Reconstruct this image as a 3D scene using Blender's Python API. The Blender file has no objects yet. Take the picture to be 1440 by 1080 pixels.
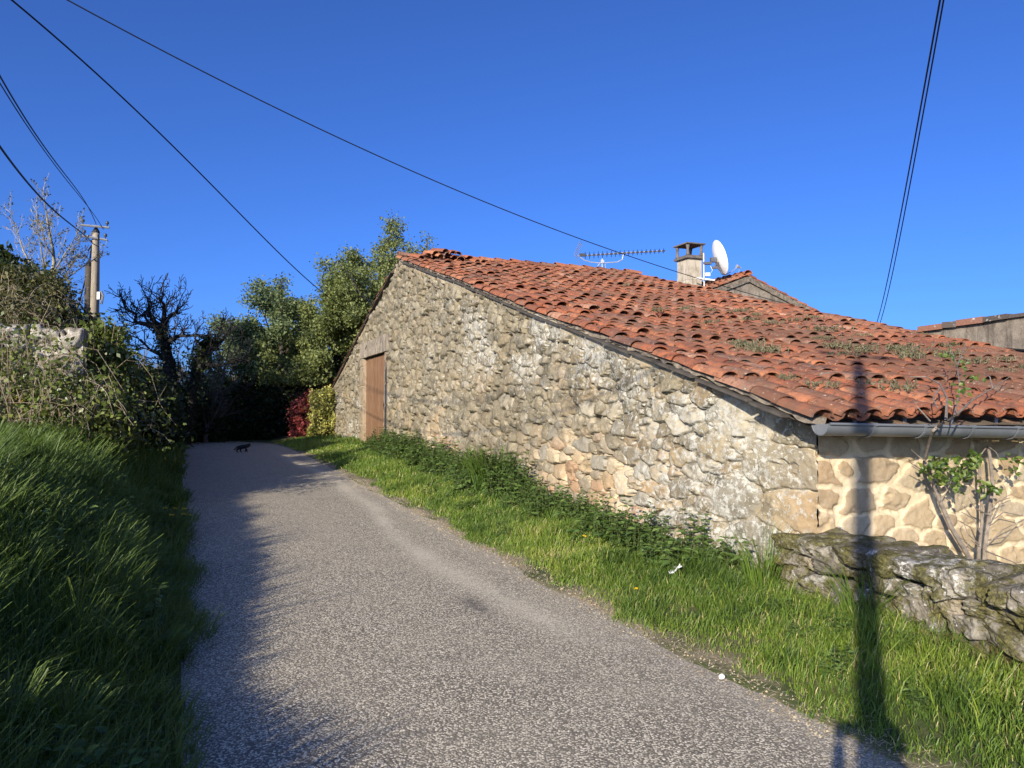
SKY_STRENGTH = 0.115
SUN_STRENGTH = 4.2
EXPOSURE = 1.0
import bpy, math, random
import numpy as np
from mathutils import Vector, Matrix
rng = np.random.default_rng(7)
R = random.Random(11)
scene = bpy.context.scene
COL = scene.collection

# ------------------------------------------------------------------ camera
H = 1.6
FPX = 1060.0
PITCH = math.atan(30 / FPX)
cam_d = bpy.data.cameras.new('camera')
cam_d.sensor_width = 36
cam_d.lens = 36 * FPX / 1440
cam_d.clip_start = 0.05
cam_d.clip_end = 3000
cam = bpy.data.objects.new('camera', cam_d)
COL.objects.link(cam)
cam.location = (0, 0, H)
cam.rotation_euler = (math.pi / 2 + PITCH, 0, 0)
scene.camera = cam

def ray(px, py):
    xc = (px - 720) / FPX
    yc = (540 - py) / FPX
    c, s = math.cos(PITCH), math.sin(PITCH)
    return np.array([xc, c - yc * s, s + yc * c])
def at(px, py, Y):
    d = ray(px, py)
    return np.array([0, 0, H]) + d * (Y / d[1])

# road frame : u along the lane, v to its right
TU = math.radians(23.6)
U2 = np.array([-math.sin(TU), math.cos(TU)])
V2 = np.array([math.cos(TU), math.sin(TU)])
def uv_xy(u, v):
    u = np.asarray(u, float); v = np.asarray(v, float)
    return u * U2[0] + v * V2[0], u * U2[1] + v * V2[1]
def xy_uv(x, y):
    return x * U2[0] + y * U2[1], x * V2[0] + y * V2[1]
# house frame
TH = math.radians(21.6)
G2 = np.array([-math.sin(TH), math.cos(TH)])
E2 = np.array([math.cos(TH), math.sin(TH)])
EAVE = at(1143, 580, 5.35)
Z0 = float(EAVE[2])
SLOPE = 0.271
TA = 12.93          # ridge
TL = 24.6           # far eave
SR = 6.2            # roof length
def hp(s, t, z):
    return np.array([EAVE[0] + s * E2[0] + t * G2[0], EAVE[1] + s * E2[1] + t * G2[1], z])
def hpa(s, t, z):
    s, t, z = np.broadcast_arrays(s, t, z)
    return np.stack([EAVE[0] + s * E2[0] + t * G2[0], EAVE[1] + s * E2[1] + t * G2[1], z], -1)
def zroof(t):
    t = np.asarray(t, float)
    return Z0 + SLOPE * np.where(t < TA, t, 2 * TA - t)
def st_of(x, y):
    dx, dy = x - EAVE[0], y - EAVE[1]
    return dx * E2[0] + dy * E2[1], dx * G2[0] + dy * G2[1]
def on_t(px, py, t):
    """point of the view ray on the vertical plane parallel to the front wall"""
    d = ray(px, py)
    k = (t + EAVE[0] * G2[0] + EAVE[1] * G2[1]) / (d[0] * G2[0] + d[1] * G2[1])
    return np.array([0, 0, H]) + d * k
def on_s(px, py, s):
    d = ray(px, py)
    k = (s + EAVE[0] * E2[0] + EAVE[1] * E2[1]) / (d[0] * E2[0] + d[1] * E2[1])
    return np.array([0, 0, H]) + d * k
def on_ground(px, py):
    d = ray(px, py); k = 2.0
    while k < 60:
        q = np.array([0, 0, H]) + d * k
        if q[2] < float(ground_z(q[0], q[1])): return q
        k += .01
    return q
def on_roof(px, py, lift=0.05):
    d = ray(px, py)
    # z = Z0+lift + SLOPE*t
    o = np.array([0, 0, H])
    # H + k dz = Z0+lift+SLOPE*((k d - E).g)
    dg = d[0] * G2[0] + d[1] * G2[1]
    eg = EAVE[0] * G2[0] + EAVE[1] * G2[1]
    k = (Z0 + lift - SLOPE * eg - H) / (d[2] - SLOPE * dg)
    return o + d * k

# ------------------------------------------------------------------ sun
SUN_AZ = math.radians(24.2)
SUN_EL = math.radians(21.0)
LD = np.array([math.sin(SUN_AZ) * math.cos(SUN_EL), math.cos(SUN_AZ) * math.cos(SUN_EL), -math.sin(SUN_EL)])

# ------------------------------------------------------------------ noise
def _hash(ix, iy, seed):
    h = (ix.astype(np.int64) * 374761393 + iy.astype(np.int64) * 668265263 + seed * 1274126177) & 0xffffffff
    h = ((h ^ (h >> 13)) * 1274126177) & 0xffffffff
    h = (h ^ (h >> 16)) & 0xffffffff
    return h / 4294967295.0
def vnoise(x, y, seed=0):
    x = np.asarray(x, float); y = np.asarray(y, float)
    ix = np.floor(x); iy = np.floor(y)
    fx = x - ix; fy = y - iy
    fx = fx * fx * (3 - 2 * fx); fy = fy * fy * (3 - 2 * fy)
    a = _hash(ix, iy, seed); b = _hash(ix + 1, iy, seed)
    c = _hash(ix, iy + 1, seed); d = _hash(ix + 1, iy + 1, seed)
    return (a * (1 - fx) + b * fx) * (1 - fy) + (c * (1 - fx) + d * fx) * fy
def fbm(x, y, seed=0, octs=4):
    s = 0; a = 0.5; n = 0
    for o in range(octs):
        s = s + a * vnoise(x * 2 ** o, y * 2 ** o, seed + 17 * o); n += a; a *= 0.5
    return s / n
def sst(a, b, x):
    t = np.clip((np.asarray(x, float) - a) / (b - a), 0, 1)
    return t * t * (3 - 2 * t)

# ------------------------------------------------------------------ mesh building
class MB:
    def __init__(self):
        self.v = []; self.f = []; self.a = {}; self.n = 0; self.mi = []
    def add(self, verts, faces, mat=0, **attrs):
        verts = np.asarray(verts, float).reshape(-1, 3)
        if not isinstance(faces, list): faces = [faces]
        for fa in faces:
            fa = np.asarray(fa, np.int64)
            if fa.size:
                self.f.append(fa + self.n); self.mi.append(mat)
        k = len(verts)
        for name in set(list(attrs) + list(self.a)):
            val = attrs.get(name, 0.0)
            arr = np.broadcast_to(np.asarray(val, float), (k,)).astype(np.float32)
            lst = self.a.setdefault(name, [])
            have = sum(len(q) for q in lst)
            if have < self.n: lst.append(np.zeros(self.n - have, np.float32))
            lst.append(arr)
        self.v.append(verts); self.n += k
        return self
    def box(self, c, size, ax=None, mat=0, **at_):
        c = np.asarray(c, float); sx, sy, sz = [q / 2 for q in size]
        ax = np.eye(3) if ax is None else np.asarray(ax, float)
        p = np.array([[i, j, k] for i in (-sx, sx) for j in (-sy, sy) for k in (-sz, sz)])
        v = c + p @ ax
        f = np.array([[0, 1, 3, 2], [4, 6, 7, 5], [0, 4, 5, 1], [2, 3, 7, 6], [0, 2, 6, 4], [1, 5, 7, 3]])
        return self.add(v, f, mat, **at_)
    def tube(self, pts, rad, sides=6, mat=0, cap=True, **at_):
        pts = np.asarray(pts, float); m = len(pts)
        rad = np.broadcast_to(np.asarray(rad, float), (m,))
        tan = np.gradient(pts, axis=0)
        tan /= np.linalg.norm(tan, axis=1)[:, None] + 1e-9
        ref = np.array([0, 0, 1.0]) if abs(tan[0][2]) < .9 else np.array([1.0, 0, 0])
        n1 = np.cross(tan, ref); n1 /= np.linalg.norm(n1, axis=1)[:, None] + 1e-9
        n2 = np.cross(tan, n1)
        an = np.arange(sides) * 2 * math.pi / sides
        v = pts[:, None, :] + rad[:, None, None] * (np.cos(an)[None, :, None] * n1[:, None, :] + np.sin(an)[None, :, None] * n2[:, None, :])
        i = np.arange(m - 1)[:, None] * sides; j = np.arange(sides)[None, :]; j2 = (j + 1) % sides
        f = np.stack([i + j, i + sides + j, i + sides + j2, i + j2], -1).reshape(-1, 4)
        fs = [f]
        if cap and sides > 4:
            fs.append(np.arange(sides)[None, :]); fs.append((np.arange(sides)[::-1] + (m - 1) * sides)[None, :])
        return self.add(v.reshape(-1, 3), fs, mat, **at_)
    def grid(self, P, mask=None, mat=0, flip=False, **at_):
        """P (n,m,3); mask (n-1,m-1) True = keep"""
        n, m = P.shape[:2]
        idx = np.arange(n * m).reshape(n, m)
        f = np.stack([idx[:-1, :-1], idx[1:, :-1], idx[1:, 1:], idx[:-1, 1:]], -1)
        f = f[mask] if mask is not None else f.reshape(-1, 4)
        if flip: f = f[:, ::-1]
        used = np.unique(f); rem = np.full(n * m, -1); rem[used] = np.arange(len(used))
        at2 = {k: (np.asarray(v).reshape(-1)[used] if np.ndim(v) else v) for k, v in at_.items()}
        return self.add(P.reshape(-1, 3)[used], rem[f], mat, **at2)
    def blades(self, base, head, h, lean, w, **at_):
        """grass blades, arrays of length n"""
        n = len(base)
        d = np.stack([np.cos(head), np.sin(head), np.zeros(n)], -1)
        sd = np.stack([-np.sin(head + .9), np.cos(head + .9), np.zeros(n)], -1) * (w / 2)[:, None]
        up = np.array([0, 0, 1.0])
        hh = h[:, None]; ln = lean[:, None]
        p1 = base + up * hh * .45 + d * hh * ln * .18
        p2 = base + up * hh * (.82 - .12 * ln) + d * hh * ln * .55
        p3 = base + up * hh * (1.0 - .38 * ln) + d * hh * ln * 1.05
        V = np.stack([base - sd, base + sd, p1 - sd * .9, p1 + sd * .9, p2 - sd * .6, p2 + sd * .6, p3], 1)
        o = np.arange(n)[:, None] * 7
        q = np.concatenate([o + np.array([[0, 1, 3, 2]]), o + np.array([[2, 3, 5, 4]])])
        t = o + np.array([[4, 5, 6]])
        at2 = {k: (np.repeat(v, 7) if np.ndim(v) else v) for k, v in at_.items()}
        tip = np.tile(np.array([0, 0, .45, .45, .8, .8, 1.0]), n)
        return self.add(V.reshape(-1, 3), [q, t], tip=tip, **at2)
    def leaves(self, pos, dirs, nrm, L, W, fold=0.25, mat=0, **at_):
        """leaf = two quads folded on the midrib"""
        n = len(pos)
        dirs = dirs / (np.linalg.norm(dirs, axis=1)[:, None] + 1e-9)
        sd = np.cross(dirs, nrm); sd /= np.linalg.norm(sd, axis=1)[:, None] + 1e-9
        nn = np.cross(sd, dirs)
        L = np.broadcast_to(L, (n,))[:, None]; W = np.broadcast_to(W, (n,))[:, None]
        b = pos; m = pos + dirs * L * .5 - nn * L * .03; t = pos + dirs * L - nn * L * .15
        l = pos + dirs * L * .36 + sd * W * .5 + nn * W * fold
        r = pos + dirs * L * .36 - sd * W * .5 + nn * W * fold
        l2 = pos + dirs * L * .72 + sd * W * .3 + nn * W * fold * .4
        r2 = pos + dirs * L * .72 - sd * W * .3 + nn * W * fold * .4
        V = np.stack([b, m, t, l, r, l2, r2], 1)
        o = np.arange(n)[:, None] * 7
        q = np.concatenate([o + np.array([[0, 1, 5, 3]]), o + np.array([[0, 4, 6, 1]])])
        tr = np.concatenate([o + np.array([[1, 2, 5]]), o + np.array([[1, 6, 2]])])
        at2 = {k: (np.repeat(v, 7) if np.ndim(v) else v) for k, v in at_.items()}
        return self.add(V.reshape(-1, 3), [q, tr], mat, **at2)
    def cards(self, pos, dirs, nrm, L, W, mat=0, **at_):
        """small rhombic leaf, one quad"""
        n = len(pos)
        dirs = dirs / (np.linalg.norm(dirs, axis=1)[:, None] + 1e-9)
        sd = np.cross(dirs, nrm); sd /= np.linalg.norm(sd, axis=1)[:, None] + 1e-9
        L = np.broadcast_to(L, (n,))[:, None]; W = np.broadcast_to(W, (n,))[:, None]
        V = np.stack([pos, pos + dirs * L * .45 + sd * W * .5, pos + dirs * L, pos + dirs * L * .45 - sd * W * .5], 1)
        o = np.arange(n)[:, None] * 4
        at2 = {k: (np.repeat(v, 4) if np.ndim(v) else v) for k, v in at_.items()}
        return self.add(V.reshape(-1, 3), o + np.array([[0, 1, 2, 3]]), mat, **at2)
    def build(self, name, mats, parent=None, smooth=False, origin=None):
        V = np.concatenate(self.v).astype(np.float32) if self.v else np.zeros((0, 3), np.float32)
        if origin is not None: V = V - np.asarray(origin, np.float32)
        me = bpy.data.meshes.new(name)
        me.vertices.add(len(V)); me.vertices.foreach_set('co', V.ravel())
        sizes = np.concatenate([np.full(len(f), f.shape[1], np.int64) for f in self.f])
        loops = np.concatenate([f.ravel() for f in self.f])
        me.loops.add(len(loops)); me.loops.foreach_set('vertex_index', loops.astype(np.int32))
        me.polygons.add(len(sizes))
        st = np.concatenate([[0], np.cumsum(sizes)[:-1]])
        me.polygons.foreach_set('loop_start', st.astype(np.int32))
        mi = np.concatenate([np.full(len(f), m, np.int32) for f, m in zip(self.f, self.mi)])
        me.polygons.foreach_set('material_index', mi)
        me.polygons.foreach_set('use_smooth', np.full(len(sizes), bool(smooth)))
        for k, lst in self.a.items():
            arr = np.concatenate(lst)
            if len(arr) < len(V): arr = np.concatenate([arr, np.zeros(len(V) - len(arr), np.float32)])
            at_ = me.attributes.new(k, 'FLOAT', 'POINT'); at_.data.foreach_set('value', arr.astype(np.float32))
        me.update(calc_edges=True); me.validate()
        for m in (mats if isinstance(mats, (list, tuple)) else [mats]): me.materials.append(m)
        o = bpy.data.objects.new(name, me); COL.objects.link(o)
        if origin is not None: o.location = Vector([float(q) for q in origin])
        if parent is not None:
            o.parent = parent
            # the parent Empties sit at their own place; keep world coordinates
            o.matrix_parent_inverse = parent_world(parent).inverted()
        return o
def parent_world(o):
    m = Matrix.Translation(o.location) @ o.rotation_euler.to_matrix().to_4x4()
    if o.parent is not None:
        m = parent_world(o.parent) @ o.matrix_parent_inverse @ m
    return m
def tag(o, label=None, cat=None, group=None, kind=None):
    if label: o['label'] = label
    if cat: o['category'] = cat
    if group: o['group'] = group
    if kind: o['kind'] = kind
    return o
def empty(name, loc=(0, 0, 0)):
    o = bpy.data.objects.new(name, None); COL.objects.link(o)
    o.location = Vector([float(q) for q in loc]); o.empty_display_size = .2
    return o
def copy_tree(o, parent=None):
    c = o.copy(); COL.objects.link(c)
    if parent is not None: c.parent = parent
    for ch in list(o.children): copy_tree(ch, c)
    return c

# ------------------------------------------------------------------ materials
class Mat:
    def __init__(self, name):
        self.m = bpy.data.materials.new(name); self.m.use_nodes = True
        self.t = self.m.node_tree; self.t.nodes.clear()
        self.out = self.n('ShaderNodeOutputMaterial')
    def n(self, typ, inputs=None, **props):
        nd = self.t.nodes.new(typ)
        for k, v in props.items(): setattr(nd, k, v)
        for k, v in (inputs or {}).items(): self.set(nd.inputs[k], v)
        return nd
    def set(self, sock, v):
        if hasattr(v, 'is_output') or isinstance(v, bpy.types.NodeSocket): self.t.links.new(v, sock)
        elif isinstance(v, tuple) and len(v) == 3 and sock.type == 'RGBA': sock.default_value = (*v, 1)
        else: sock.default_value = v
    def coord(self, which='Object', scale=None):
        c = self.n('ShaderNodeTexCoord').outputs[which]
        if scale is not None:
            c = self.n('ShaderNodeMapping', {'Vector': c, 'Scale': scale}).outputs[0]
        return c
    def noise(self, scale, detail=4, rough=.55, vec=None, dist=0.0):
        i = {'Scale': scale, 'Detail': detail, 'Roughness': rough, 'Distortion': dist}
        i['Vector'] = vec if vec is not None else self.coord()
        return self.n('ShaderNodeTexNoise', i).outputs['Fac']
    def vor(self, scale, vec=None, out='Distance', feature='F1', rnd=1.0):
        return self.n('ShaderNodeTexVoronoi', {'Vector': vec if vec is not None else self.coord(), 'Scale': scale, 'Randomness': rnd}, feature=feature).outputs[out]
    def attr(self, name):
        return self.n('ShaderNodeAttribute', attribute_name=name).outputs['Fac']
    def ramp(self, fac, stops, interp='LINEAR'):
        r = self.n('ShaderNodeValToRGB', {'Fac': fac}); cr = r.color_ramp; cr.interpolation = interp
        while len(cr.elements) < len(stops): cr.elements.new(0.5)
        for e, (p, c) in zip(cr.elements, stops):
            e.position = p; e.color = (*c, 1) if isinstance(c, tuple) else (c, c, c, 1)
        return r.outputs['Color']
    def mask(self, fac, a, b):
        return self.n('ShaderNodeMapRange', {'Value': fac, 'From Min': a, 'From Max': b}, interpolation_type='SMOOTHSTEP').outputs[0]
    def math(self, op, a, b=0.0):
        return self.n('ShaderNodeMath', {0: a, 1: b}, operation=op).outputs[0]
    def mix(self, f, a, b, mode='MIX'):
        nd = self.n('ShaderNodeMix', data_type='RGBA', blend_type=mode)
        self.set(nd.inputs[0], f); self.set(nd.inputs[6], a); self.set(nd.inputs[7], b)
        return nd.outputs[2]
    def bump(self, h, strength=.4, dist=.01):
        return self.n('ShaderNodeBump', {'Height': h, 'Strength': strength, 'Distance': dist}).outputs[0]
    def surf(self, color, rough=.8, metal=0.0, normal=None, spec=.3, trans=None):
        p = self.n('ShaderNodeBsdfPrincipled', {'Base Color': color, 'Roughness': rough, 'Metallic': metal, 'Specular IOR Level': spec})
        if normal is not None: self.set(p.inputs['Normal'], normal)
        s = p.outputs[0]
        if trans is not None:
            tl = self.n('ShaderNodeBsdfTranslucent', {'Color': trans[1]})
            if normal is not None: self.set(tl.inputs['Normal'], normal)
            s = self.n('ShaderNodeMixShader', {0: trans[0], 1: s, 2: tl.outputs[0]}).outputs[0]
        self.t.links.new(s, self.out.inputs['Surface'])
        return self.m
def plain(name, col, rough=.6, metal=0.0, var=.25, scale=8.0, bump=.15, spec=.3):
    M = Mat(name)
    n = M.noise(scale, 6, .6)
    c = M.mix(M.mask(n, .3, .7), tuple(q * (1 - var) for q in col), tuple(min(1, q * (1 + var)) for q in col))
    return M.surf(c, rough, metal, M.bump(M.noise(scale * 12, 3), bump, .004), spec)
def leafmat(name, stops, trans=.3, rough=.55, spec=.3):
    M = Mat(name)
    c = M.ramp(M.attr('rnd'), stops)
    tc = M.mix(.5, c, (.25, .3, .02), 'MIX')
    return M.surf(c, rough, 0, None, spec, (trans, tc))
# ================================================================== terrain
RW = 2.75
def prof(Y):
    Y = np.asarray(Y, float)
    z = 0.0217 * np.clip(Y, -12, 15)
    k = np.clip(Y - 15, 0, 8)
    z = z + 0.0217 * k - 0.5 * (0.0217 + 0.012) / 8 * k * k
    return z - 0.012 * np.clip(Y - 23, 0, 60)
def bend(u):
    return 0.05 * np.clip(np.asarray(u, float) - 24, 0, 14) ** 2
def ground_z(x, y, cut=True):
    x = np.asarray(x, float); y = np.asarray(y, float)
    u, v = xy_uv(x, y)
    vr = v + bend(u)
    z = prof(y)
    b = sst(0.02, -1.35, vr) * (.70 + .30 * sst(1.5, 7, u))
    z = z + b * (0.86 + 0.30 * (fbm(u * .55, v * .8, 3) - .5)) + 0.24 * np.clip(-1.25 - vr, 0, 4)
    z = z + 0.10 * (fbm(u * 2.2, v * 2.2, 5, 3) - .5) * sst(-.1, -.9, vr)
    z = z + (0.09 + .05 * sst(4, 6, u)) * sst(RW + .05, RW + 1.1, v) + .03 * (fbm(u * 1.8, v * 1.8, 9, 3) - .5) * sst(RW, RW + .4, v)
    T = sst(11.50, 11.72, u) * sst(-1.2, -1.5, v) * (1 - sst(25, 36, u))
    z = z + T * (1.05 + .24 * np.clip(-1.4 - v, 0, 7) + .3 * (fbm(u * .7, v * .7, 21) - .5))
    if cut:
        z = z - 0.06 * sst(-.02, .12, vr) * sst(RW + .06, RW - .08, vr + .16 * (fbm(u * 1.6, v * 0 + 3, 33, 3) - .5))
    return z
def gp(u, v, lift=0.0):
    x, y = uv_xy(u, v)
    return np.array([float(x), float(y), float(ground_z(x, y)) + lift])
def drop(x, y, lift=0.0):
    return np.array([x, y, float(ground_z(x, y)) + lift])

def build_ground():
    us = np.concatenate([np.array([-400, -250, -150, -80, -40, -20, -12, -8]), np.arange(-6, 12, .12), np.arange(12, 30, .25), np.arange(30, 44, 1), np.array([48, 56, 70, 90, 130, 200, 300, 420])])
    vs = np.concatenate([np.array([-400, -250, -150, -90, -60, -40, -28, -20, -15, -12]), np.arange(-10, -3.5, .4), np.arange(-3.5, 4.6, .07), np.arange(4.7, 9, .5), np.array([10, 13, 18, 26, 40, 60, 90, 150, 250, 400])])
    Ug, Vg = np.meshgrid(us, vs, indexing='ij')
    x, y = uv_xy(Ug, Vg)
    z = ground_z(x, y)
    mb = MB()
    vr = Vg + bend(Ug)
    straw = np.exp(-((vr - RW - .10) / .16) ** 2) * sst(.3, .6, fbm(Ug * 2, Vg * 6, 77)) * 1.2
    bare = sst(.5, .62, fbm(Ug * 1.3, Vg * 2, 71)) * sst(RW, RW + .3, vr) * .7
    mb.grid(np.stack([x, y, z], -1), flip=True, straw=np.clip(straw, 0, 1), bare=bare)
    M = Mat('soil_and_turf')
    n = M.noise(9, 6, .65)
    c = M.ramp(n, [(.25, (.022, .032, .009)), (.5, (.05, .072, .016)), (.75, (.085, .10, .028))])
    c = M.mix(M.attr('bare'), c, M.ramp(M.noise(40, 4), [(.3, (.09, .075, .04)), (.7, (.19, .165, .08))]))
    c = M.mix(M.attr('straw'), c, M.ramp(M.noise(60, 4), [(.3, (.16, .125, .08)), (.7, (.36, .29, .19))]))
    mat = M.surf(c, .95, 0, M.bump(M.noise(45, 5, .7), .6, .03))
    o = mb.build('ground', mat, smooth=True); tag(o, kind='structure')
build_ground()

def build_road():
    us = np.concatenate([np.arange(-8, 12, .06), np.arange(12, 38, .15)])
    vs = np.arange(-.12, RW + .221, .055)
    Ug, Vr = np.meshgrid(us, vs, indexing='ij')
    Vg = Vr - bend(Ug)
    x, y = uv_xy(Ug, Vg)
    z = prof(y) + .004 - .012 * ((Vr - RW / 2) / (RW / 2)) ** 2 + .010 * (fbm(Ug * .9, Vg * 1.2, 41) - .5)
    # pale dusty swath along the right edge (washed grit), worn lane, a dark spot
    centre = RW - .36 + .16 * np.sin(Ug * .55 + .6) + .22 * (vnoise(Ug * .6, Ug * 0, 51) - .5)
    dust = np.exp(-((Vr - centre) / (.10 + .06 * vnoise(Ug * .9, Ug * 0, 52))) ** 2) * sst(3.6, 5.0, Ug) * (1 - sst(15, 22, Ug)) * (.35 + .9 * fbm(Ug * 2.0, Vr * 5, 53))
    edge = sst(RW - .32, RW + .0, Vr) * (.3 + .9 * fbm(Ug * 3, Vr * 7, 54))
    dark = np.exp(-(((Ug - 5.25) / .22) ** 2 + ((Vr - 2.0) / .07) ** 2)) * (.6 + .8 * vnoise(Ug * 14, Vr * 14, 57))
    dark = dark + .5 * np.exp(-(((Ug - 3.0) / .12) ** 2 + ((Vr - .95) / .06) ** 2))
    lane = fbm(Ug * .5, Vr * 2.2, 58)
    mb = MB()
    mb.grid(np.stack([x, y, z], -1), flip=True, dust=np.clip(dust, 0, 1), edge=np.clip(edge, 0, 1), dark=np.clip(dark, 0, 1), lane=lane)
    M = Mat('chip_seal')
    vec = M.coord()
    warp = M.n('ShaderNodeVectorMath', {0: vec, 1: M.n('ShaderNodeVectorMath', {0: M.n('ShaderNodeTexNoise', {'Vector': vec, 'Scale': 40.0}).outputs['Color'], 3: .012}, operation='SCALE').outputs[0]}, operation='ADD').outputs[0]
    col1 = M.n('ShaderNodeTexVoronoi', {'Vector': warp, 'Scale': 92.0}).outputs
    chip = M.ramp(M.n('ShaderNodeSeparateColor', {0: col1['Color']}).outputs[0], [(0, (.125, .106, .078)), (.3, (.285, .25, .188)), (.55, (.465, .414, .318)), (.8, (.63, .56, .42)), (1, (.81, .73, .56))])
    gap = M.mask(col1['Distance'], .66, .44)
    c = M.mix(gap, (.135, .118, .092), chip)
    # broad tone
    big = M.noise(1.4, 4, .6)
    c = M.mix(M.math('MULTIPLY', M.mask(big, .35, .7), .25), c, (.37, .325, .24))
    c = M.mix(M.math('MULTIPLY', M.mask(M.attr('lane'), .45, .7), .10), c, (.27, .24, .19))
    c = M.mix(M.math('MULTIPLY', M.attr('dust'), .55), c, M.mix(M.noise(160, 2), (.46, .41, .31), (.64, .575, .45)))
    c = M.mix(M.math('MULTIPLY', M.attr('edge'), .5), c, M.mix(M.noise(150, 2), (.22, .19, .15), (.46, .41, .34)))
    c = M.mix(M.math('MULTIPLY', M.attr('dark'), .7), c, (.06, .056, .056))
    hgt = M.math('MULTIPLY', gap, M.math('ADD', M.n('ShaderNodeSeparateColor', {0: col1['Color']}).outputs[1], .4))
    hgt = M.math('MULTIPLY', hgt, M.math('SUBTRACT', 1.0, M.math('MULTIPLY', M.attr('dust'), .8)))
    mat = M.surf(c, .82, 0, M.bump(hgt, .55, .006), .25)
    tag(mb.build('road', mat, smooth=True), kind='structure')
build_road()

# ================================================================== masonry
def stone_field(T, Z, cw, ch, seed, warp=.05, pw=2.6):
    Tw = T + warp * 2 * (fbm(T / cw * .9, Z / ch * .9, seed + 1, 3) - .5) + .035 * (fbm(T * 14, Z * 14, seed + 5, 2) - .5)
    Zw = Z + warp * 1.6 * (fbm(T / cw * .7 + 31, Z / ch * .7, seed + 2, 3) - .5) + .03 * (fbm(T * 14 + 9, Z * 14, seed + 6, 2) - .5)
    r0 = np.floor(Zw / ch); c0 = np.floor(Tw / cw)
    d1 = np.full(T.shape, 9.0); d2 = np.full(T.shape, 9.0)
    bi = np.zeros(T.shape); bx = np.zeros(T.shape); by = np.zeros(T.shape)
    for dr in (-2, -1, 0, 1, 2):
        r = r0 + dr
        for dc in (-2, -1, 0, 1, 2):
            c = c0 + dc
            h1 = _hash(r, c, seed + 11); h2 = _hash(r, c, seed + 12); h3 = _hash(r, c, seed + 13)
            sx = (c + .5 + .5 * (r % 2) - .25 + .62 * (h1 - .5)) * cw
            sy = (r + .5 + .72 * (h2 - .5)) * ch
            size = .55 + .95 * h3
            dx = (Tw - sx) / cw; dy = (Zw - sy) / ch
            d = (np.abs(dx) ** pw + np.abs(dy) ** pw) ** (1 / pw) / size
            hid = _hash(r, c, seed + 14)
            near = d < d1
            d2 = np.where(near, d1, np.minimum(d2, d))
            bi = np.where(near, hid, bi); bx = np.where(near, dx, bx); by = np.where(near, dy, by)
            d1 = np.where(near, d, d1)
    return bi, d2 - d1, bx, by
def stone_height(bi, edge, bx, by, T, Z, seed, deep=.05, joint=.16, flat=.0, tilt=.05):
    r2 = (bi * 97.13) % 1; r3 = (bi * 53.77) % 1; r4 = (bi * 211.3) % 1; r5 = (bi * 31.7) % 1
    e2 = edge + .07 * (fbm(T * 15, Z * 18, seed + 57, 3) - .5)
    face = sst(.02, joint, e2)                       # crisp arris
    pillow = sst(.0, .45, e2)
    h = face * (.014 + deep * .60 * r2) + face * pillow * .010 * (1 - flat)
    h = h + face * tilt * ((r3 - .5) * bx * 1.3 + (r4 - .62) * by * 1.5)
    # a broken facet or two on each stone
    h = h - face * np.maximum(0, (bx * (r4 - .5) + by * (r5 - .3)) * 1.6 - .10) * deep * 1.1 * (1 - flat)
    rough = fbm(T * 6 + bi * 40, Z * 9, seed + 60, 4) - .5
    ridged = np.abs(fbm(T * 9 + bi * 20, Z * 14, seed + 62, 4) - .5)
    h = h + (face * .85 + .25) * (.026 * rough + .026 * (.12 - ridged)) * (1 - .7 * flat)
    # joints stay filled in places and gape in others
    gape = sst(.42, .54, fbm(T * 2.3, Z * 3.4, seed + 63, 3)) * sst(.06, .015, e2)
    h = h - gape * deep * 1.25 * (1 - flat)
    pock = sst(.68, .74, fbm(T * 6, Z * 9, seed + 67, 3))
    h = h - pock * .035 * (1 - .6 * flat)
    h = h + .010 * (fbm(T * 34, Z * 38, seed + 61, 3) - .5)
    return h

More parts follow.
